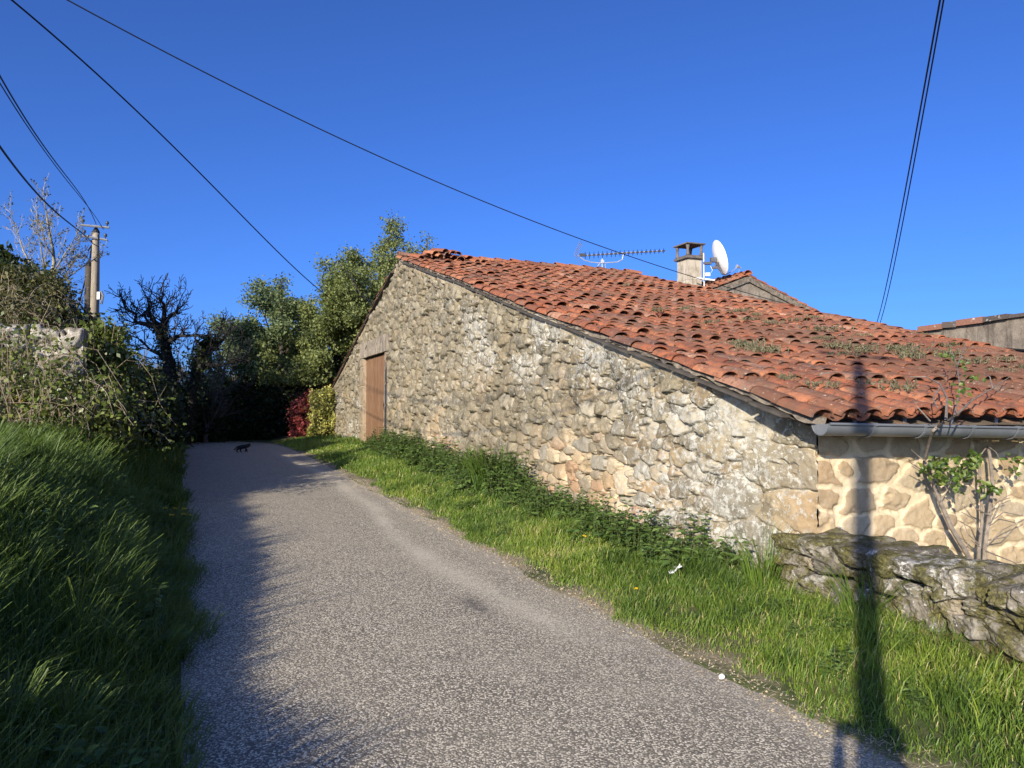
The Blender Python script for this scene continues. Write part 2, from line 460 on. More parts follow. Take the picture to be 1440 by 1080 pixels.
def masonry_mat(name, old, fresh, mortar_old, mortar_new, lichen=(.40, .385, .33), moss=(.055, .05, .012), grain=1.0):
    """attributes: rnd, edge, clean (0 weathered .. 1 pointed), lich, moss"""
    M = Mat(name)
    rnd = M.attr('rnd'); clean = M.attr('clean'); edge = M.attr('edge')
    grainy = M.noise(70 * grain, 5, .7)
    mid = M.noise(9 * grain, 5, .6)
    so = M.ramp(rnd, [(i / len(old), c) for i, c in enumerate(old)], 'CONSTANT')
    sf = M.ramp(rnd, [(i / len(fresh), c) for i, c in enumerate(fresh)], 'CONSTANT')
    so = M.mix(M.math('MULTIPLY', M.mask(mid, .42, .72), .7), so, tuple(q * .75 for q in old[0]))
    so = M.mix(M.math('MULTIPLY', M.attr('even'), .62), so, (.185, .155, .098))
    st = M.mix(clean, so, sf)
    mo = M.mix(clean, mortar_old, mortar_new)
    c = M.mix(M.mask(M.math('ADD', edge, M.math('MULTIPLY', M.math('SUBTRACT', grainy, .5), .10)), .035, .06), mo, st)
    c = M.mix(M.math('MULTIPLY', M.mask(grainy, .42, .30), .5), c, M.mix(.5, c, (.03, .025, .02)))
    c = M.mix(M.math('MULTIPLY', M.mask(grainy, .58, .72), .4), c, M.mix(.5, c, (.7, .64, .52)))
    g2 = M.noise(34, 6, .78)
    c = M.mix(M.math('MULTIPLY', M.mask(g2, .44, .30), .65), c, M.mix(.7, c, (.035, .03, .022)))
    c = M.mix(M.math('MULTIPLY', M.mask(M.noise(13, 6, .75), .52, .66), .35), c, M.mix(.6, c, (.60, .55, .45)))
    # grey lichen films and dark crusts
    l1 = M.noise(11, 6, .72, None, .6)
    dk = M.mask(M.math('ADD', M.noise(5, 7, .75), M.math('MULTIPLY', M.noise(2.2, 4, .6, M.coord('Object', (2.5, 2.5, .3))), .25)), .62, .74)
    c = M.mix(M.math('MULTIPLY', dk, M.math('MULTIPLY', M.math('SUBTRACT', 1.0, clean), .7)), c, (.055, .05, .038))
    l1 = M.noise(12, 7, .76, M.coord('Object', (1, 1, .7)), .3)
    lm = M.mask(M.math('ADD', l1, M.math('MULTIPLY', M.attr('lich'), .24)), .64, .70)
    lm2 = M.mask(M.math('ADD', M.noise(20, 6, .72), M.math('MULTIPLY', M.attr('lich'), .25)), .665, .71)
    c = M.mix(M.math('MULTIPLY', lm, .65), c, M.mix(M.mask(grainy, .4, .6), tuple(q * .55 for q in lichen), lichen))
    c = M.mix(M.math('MULTIPLY', lm2, .9), c, lichen)
    mm = M.mask(M.math('ADD', M.math('ADD', M.math('MULTIPLY', M.noise(7, 6, .7), .75), M.math('MULTIPLY', M.noise(34, 5, .75), .25)), M.math('MULTIPLY', M.attr('moss'), .42)), .66, .78)
    mm = M.math('MULTIPLY', mm, .9)
    c = M.mix(mm, c, M.mix(M.mask(M.noise(48, 6, .8), .36, .64), tuple(q * .3 for q in moss), tuple(q * 2.1 for q in moss)))
    b = M.math('ADD', M.math('MULTIPLY', grainy, .6), M.math('MULTIPLY', M.noise(24, 5, .7), .8))
    return M.surf(c, .92, 0, M.bump(b, .55, .014), .15)

# ---- gable wall
def inset(t):
    return .05 + .27 * (1 - sst(.25, 1.5, t))
def t_on_wall(px, py, s=.05):
    p = on_s(px, py, s); return st_of(p[0], p[1])[1], p[2]
td1, zt1 = t_on_wall(543, 493)          # near jamb of the barn door, under the lintel
td2, zt2 = t_on_wall(513, 506)
_, zb1 = t_on_wall(542, 632)
DOOR = (td1, td2, (zt1 + zt2) / 2, zb1 - .25)
print('door', DOOR)
barn = empty('stone_barn', hp(3, 8, .3))
tag(barn, 'long low stone barn with sagging red tile roof and tall brown door', 'barn')

OLD = [(.150, .125, .080), (.23, .195, .125), (.31, .265, .18), (.17, .145, .095), (.37, .325, .235), (.24, .18, .105), (.20, .18, .135), (.30, .245, .15)]
FRESH = [(.35, .25, .145), (.25, .205, .14), (.40, .30, .18), (.225, .19, .13), (.31, .20, .115), (.43, .345, .225), (.28, .25, .19), (.36, .245, .13)]
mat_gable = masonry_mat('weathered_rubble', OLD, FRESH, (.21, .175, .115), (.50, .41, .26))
mat_front = masonry_mat('pointed_rubble', OLD, [(.36, .26, .15), (.41, .31, .185), (.33, .245, .15), (.45, .345, .215), (.26, .165, .09), (.38, .265, .15), (.40, .32, .21), (.43, .32, .19)], (.42, .33, .205), (.58, .465, .30))

def build_gable():
    n = 0; ts = [.285]
    while ts[-1] < 23.9:
        ts.append(ts[-1] + .0112 * (1 + ts[-1] / 5.5))
    ts = np.array(ts)
    # snap to the door jambs
    for d in DOOR[:2]: ts[np.argmin(abs(ts - d))] = d
    NZ = 236
    fr = np.linspace(0, 1, NZ)
    zt = zroof(ts) - .075
    zb = -.25
    T = np.repeat(ts[:, None], NZ, 1)
    Z = zb + (zt[:, None] - zb) * fr[None, :]
    # snap one row to the lintel
    Tc = T - .014 * np.clip(T - 4, 0, 40) ** 1.5; Zc = Z * (1 - .20 * sst(3, 14, T))
    bi, ed, bx, by = stone_field(Tc, Zc + .03 * np.sin(T * .6), .29, .15, 100, .06, 2.2)
    h = stone_height(bi, ed, bx, by, Tc, Zc, 100, .060 + .045 * sst(4, 12, T), .065, 0, .045)
    # quoins near the corner
    qi, qe, qx, qy = stone_field(T + 5.03, Z + .1, .75, .36, 300, .03, 3.2)
    hq = stone_height(qi, qe, qx, qy, T, Z, 300, .022, .07, .3, .02)
    row = np.floor((Z + .1) / .36)
    lim = .95 + .45 * _hash(row, row * 0, 5) + .12 * (fbm(T * 3, Z * 3, 8) - .5)
    wq = sst(lim + .05, lim - .05, T)
    # door jamb stones
    jam = []
    for (ta, sgn) in ((DOOR[0], -1), (DOOR[1], 1)):
        dd = (T - ta) * sgn
        rj = np.floor((Z + .05) / .55)
        wj = (dd < .36 + .22 * _hash(rj, rj * 0 + sgn, 9)) & (dd > -.05) & (Z < DOOR[2] + .02)
        jz = np.abs(((Z + .05) / .55) % 1 - .5)
        jam.append((wj, (.5 - jz) * .9))
    h = h * (1 - wq) + hq * wq
    bi = np.where(wq > .5, qi, bi); ed = np.where(wq > .5, qe * 1.6, ed)
    nz1 = fbm(T * .8, Z * 1.1, 12)
    clean = 1.35 * np.exp(-((T - 3.4) / 1.5) ** 2) * sst(1.5, .9, Z) + .75 * sst(5.5, 8, T) * sst(15, 12.5, T) * sst(1.55, .9, Z) * sst(.38, .58, nz1) + .65 * sst(.85, .35, T)
    clean = np.clip(clean * (.55 + .9 * nz1) + .5 * sst(.60, .72, fbm(T * .7 + 9, Z * .8, 15)) * sst(2.6, 1.4, Z), 0, 1)
    clean *= .45 + .55 * sst(0, .5, (bi * 7.7) % 1 + fbm(T * 2, Z * 2, 19) - .4)
    lich = .50 * np.exp(-((T - 1.6) / 1.1) ** 2) * sst(.30, .6, fbm(T * 1.3, Z * 1.3, 23)) + .55 * sst(2.4, 3.6, T) * sst(9.5, 6, T) * sst(1.1, 1.8, Z - .09 * T) * sst(.34, .6, fbm(T * .9, Z * 1.1, 26)) + .55 * sst(11, 14, T) * sst(2.4, 1.2, Z) * sst(.4, .6, fbm(T * .8, Z * .9, 27)) + .55 * fbm(T * .8, Z * .8, 25)
    for wj, je in jam:
        h = np.where(wj, .035 + .03 * sst(0, .05, je), h); ed = np.where(wj, je, ed); bi = np.where(wj, .62, bi); clean = np.where(wj, .35, clean)
    # thin mortar capping right under the verge, weathered pale
    cap = sst(.16, .06, zt[:, None] - Z) * sst(.35, .55, fbm(T * 1.1, T * 0, 31))
    h = h * (1 - cap) + .045 * cap; ed = ed * (1 - cap)
    clean = clean * (1 - cap) + cap * (.18 + .5 * sst(.5, .7, fbm(T * .7, T * 0 + 4, 33)))
    bulge = .05 * (fbm(T * .35, Z * .5, 45) - .5) - .02 * sst(1.0, 4.5, Z)
    S = inset(T) - h - bulge
    P = hpa(S, T, Z)
    tc = (ts[:-1] + ts[1:]) / 2
    zc = (Z[:-1, :-1] + Z[1:, 1:]) / 2
    hole = ((tc > DOOR[0]) & (tc < DOOR[1]))[:, None] & (zc < DOOR[2])
    mb = MB()
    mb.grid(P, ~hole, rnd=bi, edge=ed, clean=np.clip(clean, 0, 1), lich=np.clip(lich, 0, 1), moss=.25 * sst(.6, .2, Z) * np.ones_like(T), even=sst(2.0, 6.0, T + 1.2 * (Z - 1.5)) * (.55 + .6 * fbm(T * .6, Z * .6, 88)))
    # reveals of the door
    for ta, e in zip(DOOR[:2], (0, 1)):
        i = int(np.argmin(abs(ts - ta)))
        col = P[i][Z[i] < DOOR[2] + .05]
        q = np.stack([col, col + np.array([.45 * E2[0], .45 * E2[1], 0])])
        mb.grid(q, rnd=.6, edge=.5, clean=.5, lich=.1, moss=0)
    s0 = .0
    q = np.array([hp(s0, DOOR[0], DOOR[2] + .005), hp(s0 + .55, DOOR[0], DOOR[2] + .005), hp(s0 + .55, DOOR[1], DOOR[2] + .005), hp(s0, DOOR[1], DOOR[2] + .005)])
    mb.add(q, np.array([[0, 1, 2, 3]]), 0, rnd=.2, edge=.5, clean=.1, lich=.0, moss=0)
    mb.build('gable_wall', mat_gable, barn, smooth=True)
build_gable()

def build_front():
    ss = np.arange(.30, 6.25, .0125)
    zs = np.arange(-.3, Z0 + .02, .0125)
    S, Z = np.meshgrid(ss, zs, indexing='ij')
    bi, ed, bx, by = stone_field(S + 3, Z + .02, .37, .20, 512, .06, 2.4)
    ed2 = ed - .02 - .15 * fbm(S * 3, Z * 3, 515)           # wide flush joints
    h = stone_height(bi, np.clip(ed2, 0, 9), bx, by, S, Z, 512, .012, .06, .85, .006) + .004 * fbm(S * 8, Z * 8, 520)
    q = sst(.95 + .25 * _hash(np.floor((Z + .1) / .44), np.zeros_like(Z), 77), .9, S)
    clean = .75 + .25 * fbm(S, Z, 530)
    t = .29 - h
    P = hpa(S, t, Z)
    mb = MB()
    mb.grid(P, rnd=bi, edge=np.clip(ed2, 0, 1) * .9, clean=np.clip(clean, 0, 1), lich=.05 * np.ones_like(S), moss=.0 * S, flip=True)
    mb.build('front_wall', mat_front, barn, smooth=True)
build_front()

def build_rear():
    mb = MB()
    # far verge wall and rear wall, plain rubble, hidden from the lane
    a = [hp(SR - .1, .29, -.3), hp(SR - .1, 24.0, -.3), hp(SR - .1, 24.0, float(zroof(24.0)) - .1), hp(SR - .1, TA, float(zroof(TA)) - .1), hp(SR - .1, .29, float(zroof(.29)) - .1)]
    mb.add(a, [np.array([[0, 1, 2, 3]]), np.array([[0, 3, 4]])], 0, rnd=.5, edge=.5, clean=.3, lich=.2, moss=0)
    b = [hp(.06, 23.9, -.3), hp(SR - .1, 23.9, -.3), hp(SR - .1, 23.9, float(zroof(23.9)) - .1), hp(.06, 23.9, float(zroof(23.9)) - .1)]
    mb.add(b, np.array([[0, 1, 2, 3]]), 0, rnd=.5, edge=.5, clean=.3, lich=.2, moss=0)
    mb.build('rear_wall', mat_gable, barn)
build_rear()

# ---- lintel, door
def build_door():
    d0, d1, zt, zb = DOOR
    mb = MB()
    # slightly tilted concrete/stone lintel, as long as the opening plus its bearings
    x = np.linspace(-.42, d1 - d0 + .40, 24)
    vs = []
    for xi in x:
        tt = d0 + xi
        tilt = -.0 * xi
        s = float(inset(tt)) - .075 + .008 * math.sin(xi * 9)
        for (ds, dz) in ((0, .002), (.35, .002), (.35, .43), (0, .43)):
            vs.append(hp(s + ds + .006 * R.random(), tt, zt + dz + tilt + .006 * R.random()))
    vs = np.array(vs); i = np.arange(23)[:, None] * 4
    f = np.concatenate([i + np.array([[a, a + 4 if 1 else 0, (a + 1) % 4 + 4, (a + 1) % 4]]) for a in range(4)])
    mb.add(vs, [f, np.array([[0, 1, 2, 3]]), np.array([[3, 2, 1, 0]]) + 92])
    M = Mat('old_lintel_stone')
    c = M.ramp(M.noise(5, 6, .7), [(.3, (.12, .10, .075)), (.55, (.27, .225, .165)), (.75, (.40, .35, .27))])
    c = M.mix(M.mask(M.noise(30, 4, .7), .6, .7), c, (.5, .46, .38))
    st_ = M.noise(6, 4, .6, M.coord('Object', (3, 3, .4)))
    c = M.mix(M.math('MULTIPLY', M.mask(st_, .52, .66), .6), c, (.08, .07, .055))
    mb.build('lintel', M.surf(c, .9, 0, M.bump(M.noise(50, 5, .7), .4, .01)), barn)
    # door leaf of vertical planks
    mb = MB()
    s = float(inset(d0)) + .05
    w = d1 - d0; n = 15; pw = w / n
    for k in range(n):
        tt = d0 + (k + .5) * pw
        off = .012 * R.random()
        ht = zt - .02 - (zb + .18)
        mb.box(hp(s + off, tt, zb + .18 + ht / 2), (.03, pw - .012, ht), np.array([[*E2, 0], [*G2, 0], [0, 0, 1]]), rnd=R.random())
    M = Mat('weathered_door_wood')
    v = M.coord('Object', (14, 14, .7))
    g = M.noise(4, 6, .65, v)
    c = M.ramp(g, [(.30, (.045, .022, .012)), (.5, (.17, .085, .042)), (.70, (.32, .19, .10))])
    c = M.mix(M.math('MULTIPLY', M.attr('rnd'), .45), c, (.24, .15, .085))
    door = mb.build('door', M.surf(c, .75, 0, M.bump(g, .5, .008)), barn)
    mb = MB()
    mb.box(hp(s + .09, (d0 + d1) / 2, (zt + zb) / 2), (.02, w + .1, zt - zb), np.array([[*E2, 0], [*G2, 0], [0, 0, 1]]))
    mb.build('door_backing', plain('dark_wood', (.03, .022, .015)), door)
    mb = MB()
    pts = [hp(s - .035, d0 + .35, zb + 1.35 + q) for q in (-.09, -.05, .05, .09)]
    mb.tube(pts, .012, 6); mb.box(hp(s - .02, d0 + .35, zb + 1.35), (.03, .05, .24), np.array([[*E2, 0], [*G2, 0], [0, 0, 1]]))
    mb.build('handle', plain('rusty_iron', (.05, .03, .02), .7, .4), door)
build_door()

# ---- roof tiles
mat_tile = None
def tile_mat():
    M = Mat('clay_canal_tile')
    rnd = M.attr('rnd')
    c = M.ramp(rnd, [(0, (.19, .066, .036)), (.2, (.30, .098, .046)), (.42, (.38, .128, .056)), (.6, (.25, .086, .045)), (.8, (.45, .175, .082)), (.9, (.17, .085, .058)), (1, (.47, .245, .15))])
    n = M.noise(7, 6, .7)
    c = M.mix(M.math('MULTIPLY', M.mask(n, .42, .66), .65), c, (.15, .075, .05))
    d = M.noise(16, 6, .75, None, .4)
    c = M.mix(M.math('MULTIPLY', M.mask(d, .52, .61), .85), c, (.06, .05, .04))
    c = M.mix(M.mask(M.math('ADD', M.attr('grime'), M.math('MULTIPLY', M.math('SUBTRACT', M.noise(13, 6, .75), .5), .9)), .44, .78), c, M.mix(M.noise(26, 4, .7), (.085, .044, .028), (.22, .10, .058)))
    gl = M.noise(4.5, 7, .72)
    c = M.mix(M.math('MULTIPLY', M.mask(gl, .56, .64), .6), c, M.mix(M.noise(40, 3), (.09, .075, .055), (.26, .22, .165)))
    # broad greyed patches
    c = M.mix(M.math('MULTIPLY', M.mask(M.noise(1.1, 5, .65), .48, .68), .4), c, (.16, .095, .062))
    l = M.noise(30, 5, .75)
    c = M.mix(M.mask(l, .625, .665), c, (.50, .44, .34))
    l2 = M.noise(22, 4, .65, M.coord('Object', (1.1, .9, 1)))
    c = M.mix(M.mask(l2, .715, .75), c, (.42, .36, .12))
    return M.surf(c, .88, 0, M.bump(M.noise(70, 5, .7), .35, .006), .2)
mat_tile = tile_mat()
SL = math.atan(SLOPE)
def tile_geo(L, r0, r1, lift0, lift1, sides=9, th=.014, up=True, squash=.82):
    """half barrel; x across, y along (0 = lower, wide end), z normal"""
    an = np.linspace(0, math.pi, sides)
    ys = np.array([0, .5, 1.0])
    V = []
    for rr, inner in ((0, 0), (1, 1)):
        for y in ys:
            r = r0 + (r1 - r0) * y - th * inner
            z = r * np.sin(an) * squash
            V.append(np.stack([r * np.cos(an), np.full(sides, y * L), (z if up else -z) + lift0 + (lift1 - lift0) * y], -1))
    V = np.concatenate(V)
    i = np.arange(sides - 1)
    F = []
    for layer in (0, 3):
        for k in (0, 1):
            a = (layer + k) * sides + i
            q = np.stack([a, a + 1, a + 1 + sides, a + sides], -1)
            F.append(q if layer == 0 else q[:, ::-1])
    a = i; b = 3 * sides + i
    F.append(np.stack([a, b, b + 1, a + 1], -1))
    for e in (0, sides - 1):
        F.append(np.array([[e, e + sides, e + 4 * sides, e + 3 * sides], [e + sides, e + 2 * sides, e + 5 * sides, e + 4 * sides]]))
    return V, np.concatenate(F)
def roof_wave(s, t):
    return .05 * (fbm(s * .45, t * .3, 201) - .5) * 2 + .016 * (fbm(s * 1.5, t * 1.5, 203) - .5) * 2 - .09 * np.exp(-((t - 6) / 4.0) ** 2) * sst(0, 2, s) * sst(SR + 1, 3, s)
def build_roof():
    mb = MB()
    sp = .24; ex = .365; L = .46
    ncol = 26
    for side in (0, 1):
        tl = TA if side == 0 else TL - TA
        nrow = int(tl / math.cos(SL) / ex) + 1
        rows = range(nrow)
        for r in rows:
            rowlift = .012 * _hash(np.array([r]), np.array([side]), 91)[0] + (.030 if r % 6 == 3 else 0)
            for c in range(ncol):
                if side == 1 and c > 3 and r > 6: pass
                s = .058 + c * sp
                q = r * ex + (R.random() - .5) * .07 * (1 if r else .4) - .03 - (.10 if R.random() < .025 and r else 0)
                for kind in (0, 1):
                    if kind == 1 and c == ncol - 1: continue
                    ss = s + (sp / 2 if kind else 0) + (R.random() - .5) * .016
                    yaw = (R.random() - .5) * .09
                    if kind == 0:
                        V, F = tile_geo(L, .096 + .010 * R.random(), .078, .032 + rowlift * R.random() * 1.3, .022, 9 if side == 0 else 6, .014, True, .65)
                    else:
                        V, F = tile_geo(L, .080, .105, .072, .060, 6 if side == 0 else 4, .014, False, .7)
                    x = V[:, 0] * math.cos(yaw) - V[:, 1] * math.sin(yaw); y = V[:, 0] * math.sin(yaw) + V[:, 1] * math.cos(yaw)
                    y = y + q; z = V[:, 2] + (R.random() - .5) * .008
                    z = z + (.02 if R.random() < .06 else 0)
                    t = y * math.cos(SL) - z * math.sin(SL)
                    zz = y * math.sin(SL) + z * math.cos(SL)
                    if side == 1: t = 2 * TA - t
                    P = hpa(ss + x, t, Z0 + zz - .038 + roof_wave(ss + x, t))
                    if side == 0 or True:
                        rr = R.random() if kind == 0 else R.random() * .4
                        mb.add(P, F if side == 0 else F[:, ::-1], 0, rnd=rr, grime=float(np.clip(1.1 * fbm(np.array(ss * .55), np.array(q * .5), 231) - .25 + .38 * sst(6, 1, q) * sst(-.5, 2.5, ss) + .25 * (R.random() - .5), 0, 1)))
    # ridge tiles
    k = 0; s = -.02
    while s < SR:
        V, F = tile_geo(.48, .125, .10, .09, .06, 9)
        P = hpa(s + V[:, 1], TA + V[:, 0], Z0 + SLOPE * TA - .03 + V[:, 2] - .045 + roof_wave(s + V[:, 1], TA + 0 * V[:, 1]) + .02 * R.random())
        mb.add(P, F, 0, rnd=R.random()); s += .40
    roof = mb.build('roof', mat_tile, barn, smooth=False)
    # boarding under the tiles
    mb = MB()
    for (ta, tb) in ((.0, TA), (TA, TL)):
        ts = np.linspace(ta, tb, 40); ss = np.linspace(.03, SR - .05, 24)
        T, S = np.meshgrid(ts, ss, indexing='ij')
        P = hpa(S, T, zroof(T) - .085 + roof_wave(S, T))
        mb.grid(P)
    mb.build('roof_boarding', plain('grey_boards', (.13, .10, .07), .9, 0, .35, 5), roof)
    # verge mortar and thin stone slips along the gable edge
    mb = MB()
    for (ta, tb) in ((-.01, TA), (TA, TL)):
        n = int((tb - ta) / .07); ts = np.linspace(ta, tb, n)
        prof_s = np.array([.12, .03, .004, .0, .10]); prof_z = np.array([.036, .022, .005, -.020, -.026])
        nz = rng.normal(0, 1, (n, 5, 2)) * .010
        P = np.stack([hpa(prof_s + nz[i, :, 0], np.full(5, t), float(zroof(t)) - .035 + prof_z + nz[i, :, 1] + roof_wave(0 * prof_s, 0 * prof_s + t)) for i, t in enumerate(ts)])
        mb.grid(P, rnd=.5)
        mb.add(P[0], np.array([[0, 1, 2, 3, 4]]), 0, rnd=.5); mb.add(P[-1], np.array([[4, 3, 2, 1, 0]]), 0, rnd=.5)
    M = Mat('verge_mortar')
    c = M.ramp(M.noise(12, 6, .75), [(.3, (.05, .042, .032)), (.5, (.15, .125, .095)), (.62, (.24, .20, .15)), (.75, (.45, .40, .31))])
    mb.build('verge_mortar', M.surf(c, .95, 0, M.bump(M.noise(60, 5, .7), .7, .012)), roof, smooth=False)
    mb = MB(); half = 0
    t = .25
    while t < TL - .3:
        if t > TA and not half:
            half = 1; mb.build('verge_slips', plain('dark_slips', (.07, .06, .05), .9), roof); mb = MB()
        ln = .35 + .4 * R.random(); tm = t + ln / 2
        sg = 1 if tm < TA else -1
        if abs(tm - TA) > .5:
            mb.box(hp(.03 + .02 * R.random(), tm, float(zroof(tm)) - .080 + float(roof_wave(np.array(0.), np.array(tm)))), (.17, ln - .015, .022),
                   np.array([[*E2, 0], [G2[0] * math.cos(SL), G2[1] * math.cos(SL), sg * math.sin(SL)], [-G2[0] * math.sin(SL) * sg, -G2[1] * math.sin(SL) * sg, math.cos(SL)]]))
        t += ln
    mb.build('verge_slips', bpy.data.materials['dark_slips'], roof)
    # eave: rafters and boards seen under the first tiles
    for k in range(10):
        s = .30 + k * .62
        mb = MB(); ax = np.array([[*E2, 0], [G2[0] * math.cos(SL), G2[1] * math.cos(SL), math.sin(SL)], [-G2[0] * math.sin(SL), -G2[1] * math.sin(SL), math.cos(SL)]])
        mb.box(hp(s, .42, float(zroof(.42)) - .145), (.085, .78, .10), ax)
        mb.build('rafter', plain('old_rafter', (.16, .10, .065), .9, 0, .4, 10) if k == 0 else bpy.data.materials['old_rafter'], barn)
    mb = MB()
    mb.box(hp(SR / 2 + .05, .20, float(zroof(.20)) - .085), (SR - .2, .025, .05), np.array([[*E2, 0], [*G2, 0], [0, 0, 1]]))
    mb.build('eave_board', plain('grey_fascia', (.12, .095, .075), .9), barn)
    return roof
roof = build_roof()

# ---- gutter
mat_zinc = plain('grey_zinc', (.17, .18, .19), .45, .25, .15, 3, .05, .5)
def gutter(name, s0, s1, t, z0, fall, r, parent, brackets=True, cap=True):
    mb = MB(); n = 30
    an = np.linspace(math.pi, 2 * math.pi, 15)
    ss = np.linspace(s0, s1, n)
    rim = [(r * math.cos(a), r * math.sin(a)) for a in an]
    bead = [(r + .008 + .008 * math.cos(b), .002 + .008 * math.sin(b)) for b in np.linspace(math.pi, -math.pi / 2, 7)]
    # bead on the outer (camera) side: local -t
    prof_ = [(-b[0], b[1]) for b in bead[::-1]] + [(-q[0] * 1.0, q[1]) for q in [(-c[0], c[1]) for c in rim]]
    prof_ = np.array([(q[0], q[1]) for q in prof_])
    P = np.stack([hpa(np.full(len(prof_), s), t + prof_[:, 0], z0 - fall * (s - s0) + prof_[:, 1]) for s in ss])
    mb.grid(P)
    inner = prof_.copy(); inner[7:] *= .975
    P2 = np.stack([hpa(np.full(len(prof_), s), t + inner[:, 0], z0 - fall * (s - s0) + inner[:, 1] + .003) for s in ss])
    mb.grid(P2, flip=True)
    if cap:
        pc = hpa(np.full(15, s0 + .004), t + np.array([q[0] for q in rim]), z0 + np.array([q[1] for q in rim]))
        mb.add(pc, np.arange(15)[None, :])
    g = mb.build(name, mat_zinc, parent, smooth=True)
    if brackets:
        k = 0; s = s0 + .42
        while s < s1:
            mb = MB(); zc = z0 - fall * (s - s0)
            a2 = np.linspace(math.pi * .97, 2 * math.pi * 1.0, 15)
            rr = r + .006
            pr = np.array([(rr * math.cos(a), rr * math.sin(a)) for a in a2])
            for ds in (-.014, .014): pass
            P = np.stack([hpa(np.full(15, s + ds), t + pr[:, 0] * k2, zc + pr[:, 1] * k2 - .0) for ds, k2 in ((-.014, 1), (-.014, 1.05), (.014, 1.05), (.014, 1))])
            mb.grid(P)
            mb.box(hp(s, t - r - .004, zc + .006), (.03, .028, .022), np.array([[*E2, 0], [*G2, 0], [0, 0, 1]]))
            mb.box(hp(s, t + r + .012, zc + .05), (.028, .012, .12), np.array([[*E2, 0], [*G2, 0], [0, 0, 1]]))
            mb.build('gutter_bracket', mat_zinc, g, smooth=False)
            s += .50
    return g
GT = -.045
gz = float(on_t(1175, 596, GT)[2]); gs0 = float(st_of(*on_t(1153, 600, GT)[:2])[0])
gutter('gutter', gs0, SR - .05, GT, gz, .025, .082, barn)
gp2 = hp(-.12, TL + .02, float(zroof(TL)) - .12)
gutter('gutter', -.16, SR, TL + .04, float(gp2[2]), .0, .08, barn, False)
# ================================================================== low dry-stone wall along the verge
def strip_wall(name, path, top, base, thick, seed, mat, cw, ch, step=.014, deep=.05, joint=.16, clean=.25, lich=.5, moss=.5, round_=.10, origin=None):
    """path: function k -> (x,y), unit outward normal(2), unit along(2), for k array; top(k), base(k)"""
    ks = path['k']
    npf = path['n']
    prof_j = np.linspace(0, 1, npf)
    x0, y0 = path['xy']; nx, ny = path['nrm']
    tp = top; bs = base
    hgt = tp - bs
    # profile: face (0..a), rounded crown (a..b), back (b..1)
    face = hgt - round_
    arc = math.pi * round_ / 2 * 2 + (thick - 2 * round_)
    P = []; Nn = []; Zc = []
    tot = face * 2 + arc
    sdist = prof_j[None, :] * tot[:, None]
    off = np.zeros_like(sdist); zz = np.zeros_like(sdist); no = np.zeros_like(sdist); nz = np.zeros_like(sdist)
    f_ = face[:, None]
    m1 = sdist <= f_
    off[m1] = 0; zz = np.where(m1, sdist, zz); no = np.where(m1, 1.0, no)
    q1 = math.pi / 2 * round_
    d = sdist - f_
    m2 = (d > 0) & (d <= q1); a = d / round_
    off = np.where(m2, -(round_ - round_ * np.cos(a)), off); zz = np.where(m2, f_ + round_ * np.sin(a), zz); no = np.where(m2, np.cos(a), no); nz = np.where(m2, np.sin(a), nz)
    fl = thick - 2 * round_
    m3 = (d > q1) & (d <= q1 + fl)
    off = np.where(m3, -round_ - (d - q1), off); zz = np.where(m3, f_ + round_, zz); nz = np.where(m3, 1.0, nz)
    d4 = d - q1 - fl; m4 = (d4 > 0) & (d4 <= q1); a = d4 / round_
    off = np.where(m4, -(thick - round_) - round_ * np.sin(a), off); zz = np.where(m4, f_ + round_ * np.cos(a), zz); no = np.where(m4, -np.sin(a), no); nz = np.where(m4, np.cos(a), nz)
    m5 = d4 > q1
    off = np.where(m5, -thick, off); zz = np.where(m5, f_ - (d4 - q1), zz); no = np.where(m5, -1.0, no)
    K = np.repeat(ks[:, None], npf, 1)
    Zp = sdist + bs[:, None] * 1.0
    bi, ed, bx, by = stone_field(K, Zp, cw, ch, seed, .05)
    h = stone_height(bi, ed, bx, by, K, Zp, seed, deep, joint, .2, .03)
    X = x0[:, None] + nx[:, None] * (off + no * h); Y = y0[:, None] + ny[:, None] * (off + no * h)
    Zw = bs[:, None] + zz + nz * h * .8
    mb = MB()
    top_w = np.clip(zz / hgt[:, None], 0, 1)
    li = np.clip(lich * (.4 + 1.0 * fbm(K * 1.3, Zp * 2, seed + 70)) , 0, 1)
    mo = np.clip(moss * (.2 + 1.5 * sst(.35, .7, fbm(K * 1.1, Zp * 1.8, seed + 71))), 0, 1)
    mb.grid(np.stack([X, Y, Zw], -1), flip=True, rnd=bi, edge=ed, clean=np.full_like(K, clean), lich=li, moss=mo)
    mb.add(np.stack([X, Y, Zw], -1)[0], np.arange(npf)[None, ::-1], 0, rnd=.5, edge=.5, clean=clean, lich=lich, moss=moss)
    mb.add(np.stack([X, Y, Zw], -1)[-1], np.arange(npf)[None, :], 0, rnd=.5, edge=.5, clean=clean, lich=lich, moss=moss)
    return mb.build(name, mat, None, smooth=True, origin=origin)
mat_dry = masonry_mat('mossy_dry_stone', [(.13, .115, .09), (.19, .168, .135), (.10, .088, .068), (.24, .215, .17), (.165, .145, .115)],
                      [(.34, .28, .2), (.4, .33, .24), (.3, .25, .18), (.42, .36, .27), (.36, .28, .19)], (.045, .038, .026), (.2, .16, .1), (.50, .48, .43), (.062, .056, .016), 1.2)
ks = np.arange(-.95, 4.2, .0125)
